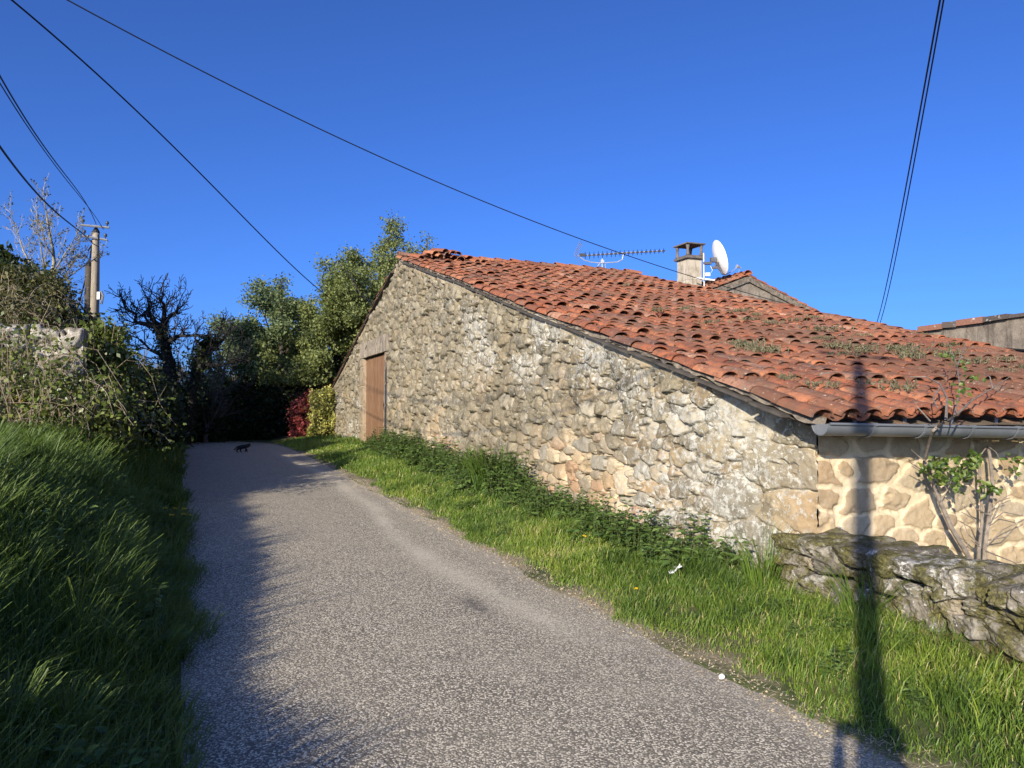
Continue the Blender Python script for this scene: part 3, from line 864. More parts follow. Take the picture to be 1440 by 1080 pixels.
# k = -t : from the barn's gable corner towards the viewer
wx = EAVE[0] + .03 * E2[0] - ks * G2[0]; wy = EAVE[1] + .03 * E2[1] - ks * G2[1]
sway = .05 * np.sin(ks * 1.9) + .05 * sst(0, 2.5, ks)
wx = wx - sway * E2[0]; wy = wy - sway * E2[1]
topz = .70 - .03 * sst(.3, 1.5, ks) + .045 * (fbm(ks * 2.4, ks * 0, 401) - .5) - .42 * sst(-.25, -.95, ks) + .03 * np.sin(ks * 5)
def rubble_stone(mb, c, size, ax, rr, seed, **at_):
    """one irregular rough block: a noisy superellipsoid with flattened faces"""
    n = 12
    f = np.linspace(-1, 1, n); A, B = np.meshgrid(f, f, indexing='ij'); O = np.ones_like(A)
    pw_ = rr.uniform(4.0, 11.0); sk = rr.normal(0, .20, 3); tw = rr.normal(0, .13, 3)
    off = rr.uniform(0, 50, 2)
    for (X, Y, Z, fl) in ((A, B, O, 0), (A, B, -O, 1), (A, O, B, 1), (A, -O, B, 0), (O, A, B, 0), (-O, A, B, 1)):
        P = np.stack([X, Y, Z], -1)
        d = (np.abs(P) ** pw_).sum(-1) ** (1 / pw_)
        P = P / d[..., None]
        P = P + np.stack([sk[0] * P[..., 2] * P[..., 1], sk[1] * P[..., 0] * P[..., 2], sk[2] * P[..., 0] * P[..., 1]], -1)
        nz = 1 + .36 * (fbm(P[..., 0] * 1.5 + off[0] + P[..., 2], P[..., 1] * 1.5 + off[1] - P[..., 2] * .7, seed, 3) - .5) + .18 * (fbm(P[..., 0] * 6 + off[1], P[..., 1] * 6 + P[..., 2] * 5 + off[0], seed + 3, 3) - .5)
        P = P * nz[..., None] * np.array(size) / 2
        R_ = np.array([[1, tw[0], tw[1]], [-tw[0], 1, tw[2]], [-tw[1], -tw[2], 1]])
        W = c + (P @ R_) @ ax
        mb.grid(W, flip=bool(fl), **at_)
def dry_wall():
    rr = np.random.default_rng(77); mb = MB()
    ax = np.array([[-G2[0], -G2[1], 0], [-E2[0], -E2[1], 0], [0, 0, 1.0]])     # along the lane, outwards, up
    zb = -.06; k0, k1 = -.85, 4.1
    def topz_(k): return .66 - .02 * float(sst(.3, 1.5, k)) + .05 * float(fbm(np.array(k * 1.4), np.array(0.), 401) - .5) - .46 * float(sst(-.15, -.85, k))
    def spot(k, out, z):
        sw = .04 * math.sin(k * 1.9) + .05 * float(sst(0, 2.5, k))
        return np.array([EAVE[0] + (.03 - sw - out) * E2[0] - k * G2[0], EAVE[1] + (.03 - sw - out) * E2[1] - k * G2[1], z])
    z = zb
    while z < .72:
        h = rr.uniform(.085, .15); k = k0 + rr.uniform(-.15, 0)
        while k < k1:
            w = rr.choice([rr.uniform(.08, .16), rr.uniform(.14, .30)]) * (1.2 if z > .5 else 1)
            hh = h * rr.uniform(.75, 1.3)
            tz = topz_(k + w / 2)
            if z + h * .45 < tz:
                top = z + h * 1.45 >= tz
                m = float(fbm(np.array(k * 1.2), np.array(z * 2.5), 471)); l = float(fbm(np.array(k * 1.6 + 7), np.array(z * 3), 472))
                for row in ((0.0, .30), (-.24, .28)) if True else ():
                    out, dep = row
                    rubble_stone(mb, spot(k + w / 2, out - .11 + rr.normal(0, .020), z + h / 2 + rr.normal(0, .010)), (w * 1.06, dep + (.05 if top else 0), hh * 1.07), ax, rr, int(rr.integers(0, 9999)),
                                 rnd=rr.random(), edge=.6, clean=.06 if rr.random() > .05 else .6, lich=float(np.clip(.18 + .50 * float(sst(.42, .62, l)) * rr.uniform(.0, 1), 0, 1)), moss=float(np.clip(.52 + .45 * float(sst(.36, .54, m)) * rr.uniform(.4, 1), 0, 1)))
                    if rr.random() < .0: break
            k += w
        z += h
    # dark core added behind the faces to block light through the gaps
    ks_ = np.linspace(k0 + .35, k1, 40)
    for o_ in (-.12, -.30):
        P = np.stack([np.stack([spot(k, o_, zz) for zz in (zb - .05, max(zb, topz_(k) - .06))]) for k in ks_]); mb.grid(P, rnd=.3, edge=.0, clean=0, lich=0, moss=.2)
    P = np.stack([np.stack([spot(k, o_, max(zb, topz_(k) - .06)) for o_ in (-.12, -.30)]) for k in ks_]); mb.grid(P, rnd=.3, edge=.0, clean=0, lich=0, moss=.5)
    return mb.build('dry_stone_wall', mat_dry, None, smooth=False, origin=hp(.1, -1, 0))
low = dry_wall()
tag(low, 'low mossy dry stone wall at the verge below the grey gutter', 'wall')

# ================================================================== terrace wall on the left bank
ks = np.arange(0, 4.6, .02)
# face towards the viewer, starting at its corner above the lane and running left; around the corner along the lane
cu, cv = 11.48, -1.22
k2 = np.arange(0, 5.0, .02)
xa, ya = uv_xy(cu + 3.0 - np.arange(0, 3.0, .025), np.full(120, cv))
rad = .12
xb, yb = uv_xy(np.full(len(ks), cu), cv - ks)
def terrace(name, xs, ys, nrm, kk, seed):
    gz_ = ground_z(xs + nrm[0] * .3, ys + nrm[1] * .3)
    tp = np.full(len(xs), 2.60) + .10 * (fbm(kk * 1.3, kk * 0 + seed, 433) - .5) + .05 * (_hash(np.floor(kk / .5), np.zeros(len(kk)), 3) - .5)
    return strip_wall(name, dict(k=kk, n=110, xy=(xs, ys), nrm=(np.full(len(xs), nrm[0]), np.full(len(xs), nrm[1]))),
                      tp, np.full(len(xs), .25), .5, seed, mat_dry, .40, .2, deep=.09, joint=.2, clean=.3, lich=.45, moss=.4, round_=.06, origin=[float(xs[0]), float(ys[0]), .5])
tw = terrace('terrace_wall', xb, yb, (-U2[0], -U2[1]), ks, 440)
tag(tw, 'tumbledown stone terrace wall above the left bank, half hidden by brambles', 'wall')

# ================================================================== plastered wall behind the roof, far right
SW = 7.0
pA = on_s(1440, 441, SW); pB = on_s(1292, 464, SW)
tA = st_of(pA[0], pA[1])[1]; tB = st_of(pB[0], pB[1])[1]
def plaster_mat():
    M = Mat('grey_render')
    n = M.noise(3, 7, .7); st_ = M.noise(3.2, 5, .65, M.coord('Object', (2.2, 2.2, .35)))
    c = M.ramp(n, [(.3, (.12, .10, .08)), (.5, (.22, .185, .145)), (.7, (.30, .26, .205))])
    c = M.mix(M.math('MULTIPLY', M.mask(st_, .48, .66), .75), c, (.075, .062, .05))
    c = M.mix(M.math('MULTIPLY', M.mask(M.noise(26, 5, .75), .58, .66), .7), c, (.06, .05, .04))
    return M.surf(c, .95, 0, M.bump(M.noise(30, 6, .75), .6, .02), .1)
mat_plaster = plaster_mat()
pw = empty('plastered_wall', hp(SW + .2, 3, 0)); tag(pw, 'tall grey plastered wall with a crumbling tile coping beyond the roof on the right', 'wall')
def ztop_pw(t):
    return pA[2] + (pB[2] - pA[2]) * (t - tA) / (tB - tA)
mb = MB()
ts = np.linspace(-3, 9.5, 160); zs = np.linspace(0, 1, 50)
T, F_ = np.meshgrid(ts, zs, indexing='ij')
Z = F_ * (ztop_pw(T) - .04)
S = SW + .03 * (fbm(T * 1.5, Z * 1.5, 61) - .5) * 2
mb.grid(hpa(S, T, Z)); mb.grid(hpa(S * 0 + SW + .4, T, Z), flip=True)
for t in (-3, 9.5):
    z1 = ztop_pw(t) - .04
    mb.add([hp(SW, t, 0), hp(SW + .4, t, 0), hp(SW + .4, t, z1), hp(SW, t, z1)], np.array([[0, 1, 2, 3]]))
mb.build('rendered_face', mat_plaster, pw, smooth=True)
mb = MB(); t = -3.0
while t < 9.4:
    ln = .22 + .3 * R.random()
    th = .05 + .05 * R.random()
    mb.box(hp(SW + .17 + .03 * R.random(), t + ln / 2, ztop_pw(t + ln / 2) + th / 2 - .045), (.46 + .06 * R.random(), ln - .012, th),
           np.array([[E2[0], E2[1], .0], [G2[0], G2[1], .08 * (R.random() - .5)], [0, 0, 1]]), rnd=R.random())
    t += ln
M = Mat('broken_coping')
c = M.ramp(M.attr('rnd'), [(0, (.06, .05, .045)), (.55, (.11, .085, .07)), (.75, (.24, .10, .06)), (.9, (.16, .13, .11)), (1, (.42, .39, .34))])
c = M.mix(M.mask(M.noise(14, 5, .7), .6, .66), c, (.5, .47, .42))
mb.build('coping', M.surf(c, .95, 0, M.bump(M.noise(30, 5), .5, .02)), pw)
# dark cable along the foot of the render
q = [on_s(1344, 487, SW - .05), on_s(1390, 489, SW - .05), on_s(1440, 492.5, SW - .05), on_s(1500, 497, SW - .05)]
mb = MB(); mb.tube(q, .018, 6)
mat_black = plain('black_cable', (.012, .012, .013), .6, 0, .1)
mb.build('cable', mat_black, pw)

# ================================================================== neighbouring house with the chimney
A2 = at(1052, 389, 19.5)
sA, tA2 = st_of(A2[0], A2[1]); zA = A2[2]
nh = empty('village_house', hp(sA, tA2 + 3, 0)); tag(nh, 'grey gabled house behind the barn roof, carrying the chimney', 'house')
WL, WR, SLN = 2.55, 3.6, .37
mb = MB()
def nz(ds): return zA - SLN * abs(ds)
outl = [(-WL, 0), (WR, 0), (WR, nz(WR) - .14), (0, zA - .14), (-WL, nz(-WL) - .14)]
ds = np.linspace(-WL, WR, 70); fz = np.linspace(0, 1, 40)
D, F_ = np.meshgrid(ds, fz, indexing='ij'); Zt = zA - SLN * np.abs(D) - .14
mb.grid(hpa(sA + D, tA2 + .02 * fbm(D * 2, F_ * 5, 7), F_ * Zt), flip=True)
for d_ in (-WL, WR):
    z1 = nz(d_) - .14
    mb.add([hp(sA + d_, tA2, 0), hp(sA + d_, tA2 + 7.5, 0), hp(sA + d_, tA2 + 7.5, z1), hp(sA + d_, tA2, z1)], np.array([[0, 1, 2, 3]]))
mb.add([hp(sA + a, tA2 + 7.5, z) for a, z in outl], np.array([[0, 1, 2, 3, 4]]))
mb.build('gable_wall', mat_plaster, nh, smooth=True)
# raised mortar verge, then tiles
mb = MB()
for sg, W in ((-1, WL), (1, WR)):
    n = 30
    for q in range(n):
        a0 = W * q / n; a1 = W * (q + 1) / n - .004
        am = (a0 + a1) / 2
        ax = np.array([[E2[0] * math.cos(.354), E2[1] * math.cos(.354), -sg * math.sin(.354)], [G2[0], G2[1], 0], [sg * E2[0] * math.sin(.354), sg * E2[1] * math.sin(.354), math.cos(.354)]])
        mb.box(hp(sA + sg * am, tA2 + .06 + .01 * R.random(), zA - SLN * am - .075 + .008 * R.random()), ((a1 - a0) * 1.06, .22, .13 + .01 * R.random()), ax)
mb.build('verge_mortar', bpy.data.materials['verge_mortar'], nh)
mb = MB()
for sg, W in ((-1, WL), (1, WR)):
    a = .354
    for r in range(int(W / math.cos(a) / .36) + 1):
        for cI in range(30):
            for kind in (0, 1):
                V, F = tile_geo(.46, .10, .08, .06, .03, 7) if kind == 0 else tile_geo(.46, .08, .105, .07, .06, 5, .014, False, .7)
                tt = tA2 + .12 + cI * .24 + kind * .12
                q = W / math.cos(a) - r * .36 - V[:, 1] + .05
                off = q * math.cos(a) ; zz = -q * math.sin(a)
                P = hpa(sA + sg * (off + V[:, 2] * math.sin(a)), tt + V[:, 0], zA + zz + V[:, 2] * math.cos(a) + .0)
                mb.add(P, F if sg < 0 else F[:, ::-1], 0, rnd=R.random() * (.9 if kind == 0 else .4))
for q in range(18):
    V, F = tile_geo(.48, .13, .11, .10, .06, 8)
    mb.add(hpa(sA + V[:, 0], tA2 - .02 + q * .4 + V[:, 1], zA + V[:, 2] - .03), F, 0, rnd=R.random() * .8)
# bedding under the tiles
for sg, W in ((-1, WL), (1, WR)):
    mb.add([hp(sA, tA2 + .1, zA - .02), hp(sA + sg * W, tA2 + .1, nz(W) - .02), hp(sA + sg * W, tA2 + 7.5, nz(W) - .02), hp(sA, tA2 + 7.5, zA - .02)], np.array([[0, 1, 2, 3]]), 0, rnd=.1)
nroof = mb.build('roof', mat_tile, nh)
# chimney
CB = at(969.5, 405, 20.0)
cz = at(969, 350, 20.0)[2]
AX = np.array([[*E2, 0], [*G2, 0], [0, 0, 1]])
M = Mat('chimney_render')
c = M.ramp(M.noise(4, 6, .7), [(.3, (.24, .205, .155)), (.5, (.40, .35, .27)), (.7, (.47, .42, .335))])
c = M.mix(M.math('MULTIPLY', M.mask(M.noise(3, 5, .65, M.coord('Object', (4, 4, .6))), .5, .68), .7), c, (.15, .125, .1))
mat_chim = M.surf(c, .95, 0, M.bump(M.noise(35, 5, .7), .5, .012), .1)
mat_conc = plain('grey_concrete', (.115, .10, .09), .9, 0, .3, 6, .4)
mb = MB()
shaft_b = CB[2] - .9; shaft_t = at(969, 366, 20.0)[2]
mb.box([CB[0], CB[1], (shaft_b + shaft_t) / 2], (.42, .50, shaft_t - shaft_b), AX)
mb.box([CB[0], CB[1], at(969, 394, 20.0)[2]], (.432, .512, .05), AX)
ch = mb.build('chimney', mat_chim, nroof)
mb = MB()
mb.box([CB[0], CB[1], shaft_t + .03], (.56, .64, .06), AX); mb.box([CB[0], CB[1], shaft_t + .075], (.48, .56, .03), AX)
mb.build('slab', mat_conc, ch)
tz = shaft_t + .42
for a in (-.21, .21):
    for b in (-.24, .24):
        mb = MB()
        c0 = np.array([CB[0] + a * E2[0] + b * G2[0], CB[1] + a * E2[1] + b * G2[1], shaft_t + .09])
        zz = np.array([0, .03, .10, .17, .24, .29]); rr = np.array([.055, .05, .036, .036, .05, .055])
        mb.tube(c0 + np.stack([zz * 0, zz * 0, zz], -1), rr, 8)
        mb.build('baluster', mat_conc, ch)
mb = MB()
h0 = shaft_t + .375
bl = [np.array([CB[0] + a * E2[0] + b * G2[0], CB[1] + a * E2[1] + b * G2[1], h0]) for a, b in ((-.29, -.33), (.29, -.33), (.29, .33), (-.29, .33))]
tl = [p + np.array([0, 0, .035]) for p in bl]; ap = np.array([CB[0], CB[1], h0 + .115])
mb.add(bl + tl + [ap], [np.array([[3, 2, 1, 0], [0, 1, 5, 4], [1, 2, 6, 5], [2, 3, 7, 6], [3, 0, 4, 7]]), np.array([[4, 5, 8], [5, 6, 8], [6, 7, 8], [7, 4, 8]])])
mb.build('cap', mat_conc, ch)

# ================================================================== TV aerial
mat_alu = plain('aluminium', (.55, .56, .58), .35, .6, .1, 5, .0, .5)
mat_whitemetal = plain('white_painted_metal', (.72, .72, .70), .45, 0, .06, 4, .02)
mat_galv = plain('galvanised_steel', (.28, .285, .29), .5, .5, .15, 10)
YA = 20.55
def A_(px, py, dy=0): return at(px, py, YA + dy)
an = empty('tv_aerial', A_(847, 380)); tag(an, 'long rooftop TV aerial with a mesh reflector on the barn ridge', 'aerial')
mb = MB(); mb.tube([A_(847, 386), A_(847, 364)], .022, 8); mb.box(A_(847, 368), (.09, .07, .09)); mb.build('mast', mat_galv, an)
mb = MB()
mb.tube([A_(812, 360), A_(875, 355.5), A_(935, 352.5)], .016, 6); mb.build('boom', mat_alu, an)
mb = MB()
mb.tube([A_(815, 361), A_(822, 366), A_(832, 369), A_(847, 370), A_(868, 368.5), A_(875, 365), A_(877, 357)], .015, 6)
mb.tube([A_(843, 371), A_(838, 377)], .008, 5); mb.tube([A_(851, 371), A_(852, 379)], .008, 5)
mb.build('boom_brace', mat_alu, an)
mb = MB(); dk = plain('dark_plastic', (.03, .03, .032), .5)
for k in range(19):
    f = k / 18; c0 = A_(823 + f * 110, 359.4 - f * 6.6)
    w = .12 - .04 * f
    mb.tube([c0 + np.array([-.1 * w, -w, w * .6]), c0 + np.array([.1 * w, w, -w * .6])], .008, 4)
    mb.box(c0, (.085, .035, .04))
mb.box(A_(819, 358.5), (.16, .06, .08))
mb.build('director_elements', dk, an)
mb = MB()
for sgn, tip in ((1, (817, 341)), (-1, (820, 376))):
    base = A_(809, 360); tp = A_(*tip)
    for k in range(9):
        f = k / 8; c0 = base + (tp - base) * f
        mb.tube([c0 + np.array([-.05, -.20, 0]), c0 + np.array([.05, .20, 0])], .004, 4)
    for k in range(5):
        f = -.2 + .1 * k
        mb.tube([base + np.array([.25 * f, f, 0]), tp + np.array([.25 * f, f, 0])], .004, 4)
mb.build('reflector', mat_galv, an)

# ================================================================== satellite dish
YD = 19.55
def D_(px, py, dy=0): return at(px, py, YD + dy)
sd = empty('satellite_dish', D_(991, 410)); tag(sd, 'white oval satellite dish on a mast beside the chimney', 'satellite dish')
mb = MB(); mb.tube([D_(990.5, 412), D_(989.5, 356)], .026, 8); mb.build('mast', mat_galv, sd)
dc = D_(1013, 362)
ax = np.array([math.sin(math.radians(84)) * .95, math.cos(math.radians(84)) * .95, .30]); ax /= np.linalg.norm(ax)
upv = np.array([0, 0, 1.0]) - ax * ax[2]; upv /= np.linalg.norm(upv); sv = np.cross(ax, upv)
mb = MB(); rs = np.linspace(0, 1, 9); an_ = np.linspace(0, 2 * math.pi, 41)
Rr, An = np.meshgrid(rs, an_, indexing='ij')
def dishP(off):
    return dc + off * ax + (Rr * np.cos(An) * .40)[..., None] * sv + (Rr * np.sin(An) * .46)[..., None] * upv + ((Rr ** 2 - 1) * .085)[..., None] * ax
mb.grid(dishP(0)); mb.grid(dishP(-.012), flip=True)
mb.tube(dishP(-.006)[-1], .008, 5)
mb.build('reflector', mat_whitemetal, sd, smooth=True)
mb = MB()
bk = dc - ax * .09
mb.tube([D_(989.5, 371), D_(998, 371), D_(1003, 365)], .03, 6)
mb.box((D_(989.5, 371) + D_(1000, 369)) / 2, (.22, .08, .06))
mb.box(D_(1003, 365.5), (.15, .10, .12))
mb.tube([D_(1003, 377), bk - upv * .1, bk - upv * .42, dc - upv * .47], .028, 6)
mb.box(D_(1005, 376.5), (.14, .07, .06))
mb.build('bracket', plain('dark_steel', (.09, .09, .095), .5, .4), sd)
mb = MB(); mb.box(D_(995, 386), (.12, .07, .08)); mb.tube([D_(1000, 383), D_(1002, 380), D_(999, 374)], .006, 5); mb.tube([D_(988, 391), D_(990, 400), D_(991, 412)], .006, 5)
mb.tube([D_(978, 391), D_(1005, 394)], .02, 5); mb.build('cable_box', mat_whitemetal, sd)
lnb = D_(1038, 375, .25); foot = dc - upv * .47
mb = MB(); mb.tube([foot, (foot + lnb) / 2 + np.array([0, 0, -.02]), lnb], .013, 6); mb.build('arm', mat_alu, sd)
mb = MB(); dvec = (dc - lnb); dvec /= np.linalg.norm(dvec)
mb.tube([lnb - dvec * .09, lnb - dvec * .02, lnb, lnb + dvec * .05, lnb + dvec * .055], [.025, .03, .045, .05, .02], 10)
mb.tube([lnb - dvec * .08, lnb + np.array([0, 0, -.16]), lnb + np.array([-.04, 0, -.38])], .006, 5); mb.build('feed_horn', mat_alu, sd)

# ================================================================== poles
def pole_mat(name, lo, hi):
    M = Mat(name)
    v = M.coord('Object', (18, 18, .8)); g = M.noise(4, 6, .65, v)
    c = M.ramp(g, [(.3, lo), (.7, hi)])
    return M.surf(c, .85, 0, M.bump(g, .5, .01), .2)
mat_pole = pole_mat('weathered_pole', (.15, .125, .095), (.36, .315, .25))
mat_pole_dark = pole_mat('dark_pole', (.035, .03, .025), (.10, .085, .065))
mat_ins = plain('glass_insulator', (.05, .06, .065), .3, 0, .1)
def pole(base, h, r0, r1, mat, label, arms=(), group=None, cat='utility pole', lean=(0, 0)):
    p = empty('utility_pole', base); tag(p, label, cat, group)
    b = np.array(base); tp = b + np.array([lean[0], lean[1], h])
    mb = MB(); n = 12
    pts = [b + (tp - b) * f - np.array([0, 0, .3 if f == 0 else 0]) for f in np.linspace(0, 1, n)]
    mb.tube(pts, np.linspace(r0, r1, n), 14); mb.build('shaft', mat, p, smooth=True)
    mb = MB(); mb.tube([tp - np.array([0, 0, .01]), tp + np.array([0, 0, .05]), tp + np.array([0, 0, .17])], [r1 * 1.12, r1 * .95, .01], 12); mb.build('cap', mat_black, p)
    for (z, half, d, til) in arms:
        c0 = b + (tp - b) * (z / h); d = np.array([d[0], d[1], til]); d = d / np.linalg.norm(d)
        side = np.cross(d, [0, 0, 1]); side /= np.linalg.norm(side)
        mb = MB(); mb.tube([c0 + side * (r1 + .03) - d * half, c0 + side * (r1 + .03) + d * half], .032, 6)
        a = mb.build('crossarm', mat_galv, p)
        for k in (-.85, .85):
            q = c0 + side * (r1 + .03) + d * half * k
            mb = MB(); mb.tube([q + np.array([0, 0, .02]), q + np.array([0, 0, .07]), q + np.array([0, 0, .10]), q + np.array([0, 0, .15]), q + np.array([0, 0, .17])], [.012, .015, .045, .04, .015], 10)
            mb.build('insulator', mat_ins, a, smooth=True)
    return p, tp
# the pole whose shadow falls across verge, wall and roof : behind the viewer
Wp = on_t(1213, 700, .29); Rp = on_roof(1206, 503, .06)
PY = -1.75
k = (Wp[1] - PY) / LD[1]; pxy = Wp[:2] - LD[:2] * k
kR = (Rp[1] - PY) / LD[1]; ptop = Rp[2] - LD[2] * kR
print('near pole', pxy, ptop, 'roof hit', Rp, 'expected x', Rp[0] - LD[0] * kR)
npole, ntop = pole(drop(pxy[0], pxy[1]), ptop - float(ground_z(pxy[0], pxy[1])) - .1, .085, .06, mat_pole, 'round wooden utility pole behind the viewer, casting its shadow on verge and wall',
                   [(ptop - .35, .42, (LD[1], -LD[0]), 0.0)])
# twin poles above the left bank
bxy = at(131, 482, 20.0); gz1 = float(ground_z(bxy[0], bxy[1])); tpz = at(135, 327, 20.0)
lpole, ltop = pole([bxy[0], bxy[1], gz1], tpz[2] - gz1, .105, .085, mat_pole, 'pale wooden utility pole with two crossarms above the left bank',
                   [(tpz[2] - gz1 + .14, .34, (1, .3), -.04), (tpz[2] - gz1 - .17, .30, (1, .3), -.14)], lean=(tpz[0] - bxy[0], .0))
mb = MB(); mb.tube([ltop, ltop + np.array([0, 0, .2])], .02, 6); mb.build('top_bracket', mat_galv, lpole)
q = at(139.5, 416, 19.9)
mb = MB(); mb.box(q, (.08, .10, .2)); mb.tube([q + np.array([.05, 0, .12]), q + np.array([.10, 0, 0]), q + np.array([.06, 0, -.22])], .03, 6); mb.build('junction_box', mat_galv, lpole)
q = at(140, 466, 19.9); mb = MB(); mb.box(q, (.16, .14, .3)); mb.tube([q + np.array([0, 0, .5]), q], .02, 5); mb.build('fuse_box', dk, lpole)
mb = MB(); mb.tube([at(138, 330, 19.88), at(139.5, 360, 19.88), at(139, 420, 19.88), at(138, 480, 19.88)], .015, 5); mb.build('down_cable', mat_black, lpole)
sxy = at(123.5, 488, 20.4); szt = at(125, 374, 20.4); gz2 = float(ground_z(sxy[0], sxy[1]))
spole, stop_ = pole([sxy[0], sxy[1], gz2], szt[2] - gz2, .10, .095, mat_pole_dark, 'shorter dark utility pole close against the pale pole on the left bank', lean=(szt[0] - sxy[0], 0))
mb = MB(); mb.tube([at(129, 345, 20.2), at(124, 352, 20.25), at(122, 362, 20.2), at(127, 367, 20.2), at(134, 366, 19.9)], .02, 5); mb.tube([at(129, 347, 20.2), at(127, 360, 20.3), at(125, 375, 20.4)], .02, 5)
mb.tube([at(122, 385, 20.5), at(112, 425, 20.7), at(98, 445, 20.8)], .018, 5); mb.build('strap_cable', mat_black, spole)
# pole added out of the frame to the left to carry the two long lines
FX, FY = -9.0, 5.5
fpole, ftop = pole(drop(FX, FY), 6.0, .12, .09, mat_pole, 'utility pole added high on the left bank outside the picture as a wire support', [(6.3, .4, (1, .2), 0)])

rpole, rtop = pole(drop(-7.9, -20.1), 7.3 - float(ground_z(-7.9, -20.1)), .12, .09, mat_pole, 'utility pole added far back along the lane behind the viewer as a wire support', [(7.0 - float(ground_z(-7.9, -20.1)), .4, (.9, .4), 0)])  # added behind the camera as a support for the two steep wires
# ---- wires : curves with heights fitted to image pixels, some ending on added poles
def wire(far, near, pts, r, label, group=None, n=60, zn=None):
    far = np.array(far, float); near = np.array(near, float)
    kk = []; zz = []; ww = []
    for (px, py) in pts:
        d = ray(px, py); m = d[0] / d[1]
        # x = far.x + k dx ; y = far.y + k dy ; x = m y
        dx, dy = near[:2] - far[:2]
        k_ = (m * far[1] - far[0]) / (dx - m * dy)
        Y = far[1] + k_ * dy
        kk.append(k_); zz.append(H + d[2] / d[1] * Y); ww.append(1.0 / max(Y, 1.0))
    if zn is not None: kk.append(1.0); zz.append(zn); ww.append(.25)
    kk = np.array(kk); zz = np.array(zz); w = np.array(ww)
    deg = 2 if zn is None else 3
    A = np.stack([kk ** i for i in range(deg + 1)], -1)
    co = np.linalg.lstsq(A * w[:, None], zz * w, rcond=None)[0]
    ke = np.linspace(0, 1, n)
    z = sum(c * ke ** i for i, c in enumerate(co))
    P = np.stack([far[0] + ke * (near[0] - far[0]), far[1] + ke * (near[1] - far[1]), z], -1)
    mb = MB(); mb.tube(P, r, 5)
    o = mb.build('overhead_wire', mat_black, None, smooth=True, origin=P[0])
    tag(o, label, 'overhead wire', group)
    print('wire', label[:30], 'near end z', z[-1], 'far', z[0], 'resid', np.round(A @ co - zz, 3))
    return P
fA = at(1206, 454, 20.6)
wire(fA, (FX, FY), [(100, 0), (200, 58), (335, 127), (480, 195), (780, 323), (872, 356), (987, 391), (1140, 439), (1202, 452.5)], .0085, 'long black wire crossing the sky and passing in front of the chimney', zn=ftop[2] + .1)
fB = at(505, 446, 30.0)
wire(fB, (FX + .2, FY - .3), [(27, 3), (117, 88), (207, 177), (335, 300), (400, 357), (500, 442)], .016, 'black wire descending from the upper left into the green trees', zn=ftop[2] - .1)
wire(ltop + np.array([.0, 0, .16]), (ntop[0], ntop[1]), [(1, 109), (67, 213), (135, 315)], .009, 'inner of the two thin wires meeting at the top crossarm of the left pole', zn=ntop[2] - .2)
wire(ltop + np.array([.2, 0, .08]), (ntop[0] - .3, ntop[1]), [(1, 119), (63, 213), (144, 320)], .007, 'outer of the two thin wires meeting at the top crossarm of the left pole', zn=ntop[2] - .2)
wire(at(130, 342, 19.95), (ntop[0] - .1, ntop[1]), [(1, 208), (75, 295), (129, 341)], .013, 'thick black wire joining the left pole below its crossarms', zn=ntop[2] - .5)
wire(at(1230, 464, 19.9), (-8.0, -20.0), [(1322, 0), (1283, 215), (1242, 420), (1232, 457)], .0085, 'left of the two steep wires dropping behind the tile roof', zn=7.2)
wire(at(1235, 466, 19.9), (-7.75, -20.2), [(1327, 0), (1288, 215), (1247, 420), (1236, 459)], .0085, 'right of the two steep wires dropping behind the tile roof', zn=7.2)

# ================================================================== skin figures
def skin_mesh(name, verts, edges, radii, mat, root=0, sub=2, smooth=True):
    me = bpy.data.meshes.new(name); me.from_pydata([tuple(float(q) for q in v) for v in verts], edges, []); me.update()
    o = bpy.data.objects.new(name, me); COL.objects.link(o)
    sk = o.modifiers.new('skin', 'SKIN'); sk.use_smooth_shade = smooth
    for i, d in enumerate(me.skin_vertices[0].data):
        r = radii[i]; d.radius = (r, r) if np.ndim(r) == 0 else tuple(r); d.use_root = (i == root)
    sb = o.modifiers.new('sub', 'SUBSURF'); sb.levels = sub; sb.render_levels = sub
    dg = bpy.context.evaluated_depsgraph_get(); ev = o.evaluated_get(dg)
    me2 = bpy.data.meshes.new_from_object(ev); o.modifiers.clear(); o.data = me2; me2.name = name
    me2.materials.clear(); me2.materials.append(mat)
    for p in me2.polygons: p.use_smooth = True
    return o
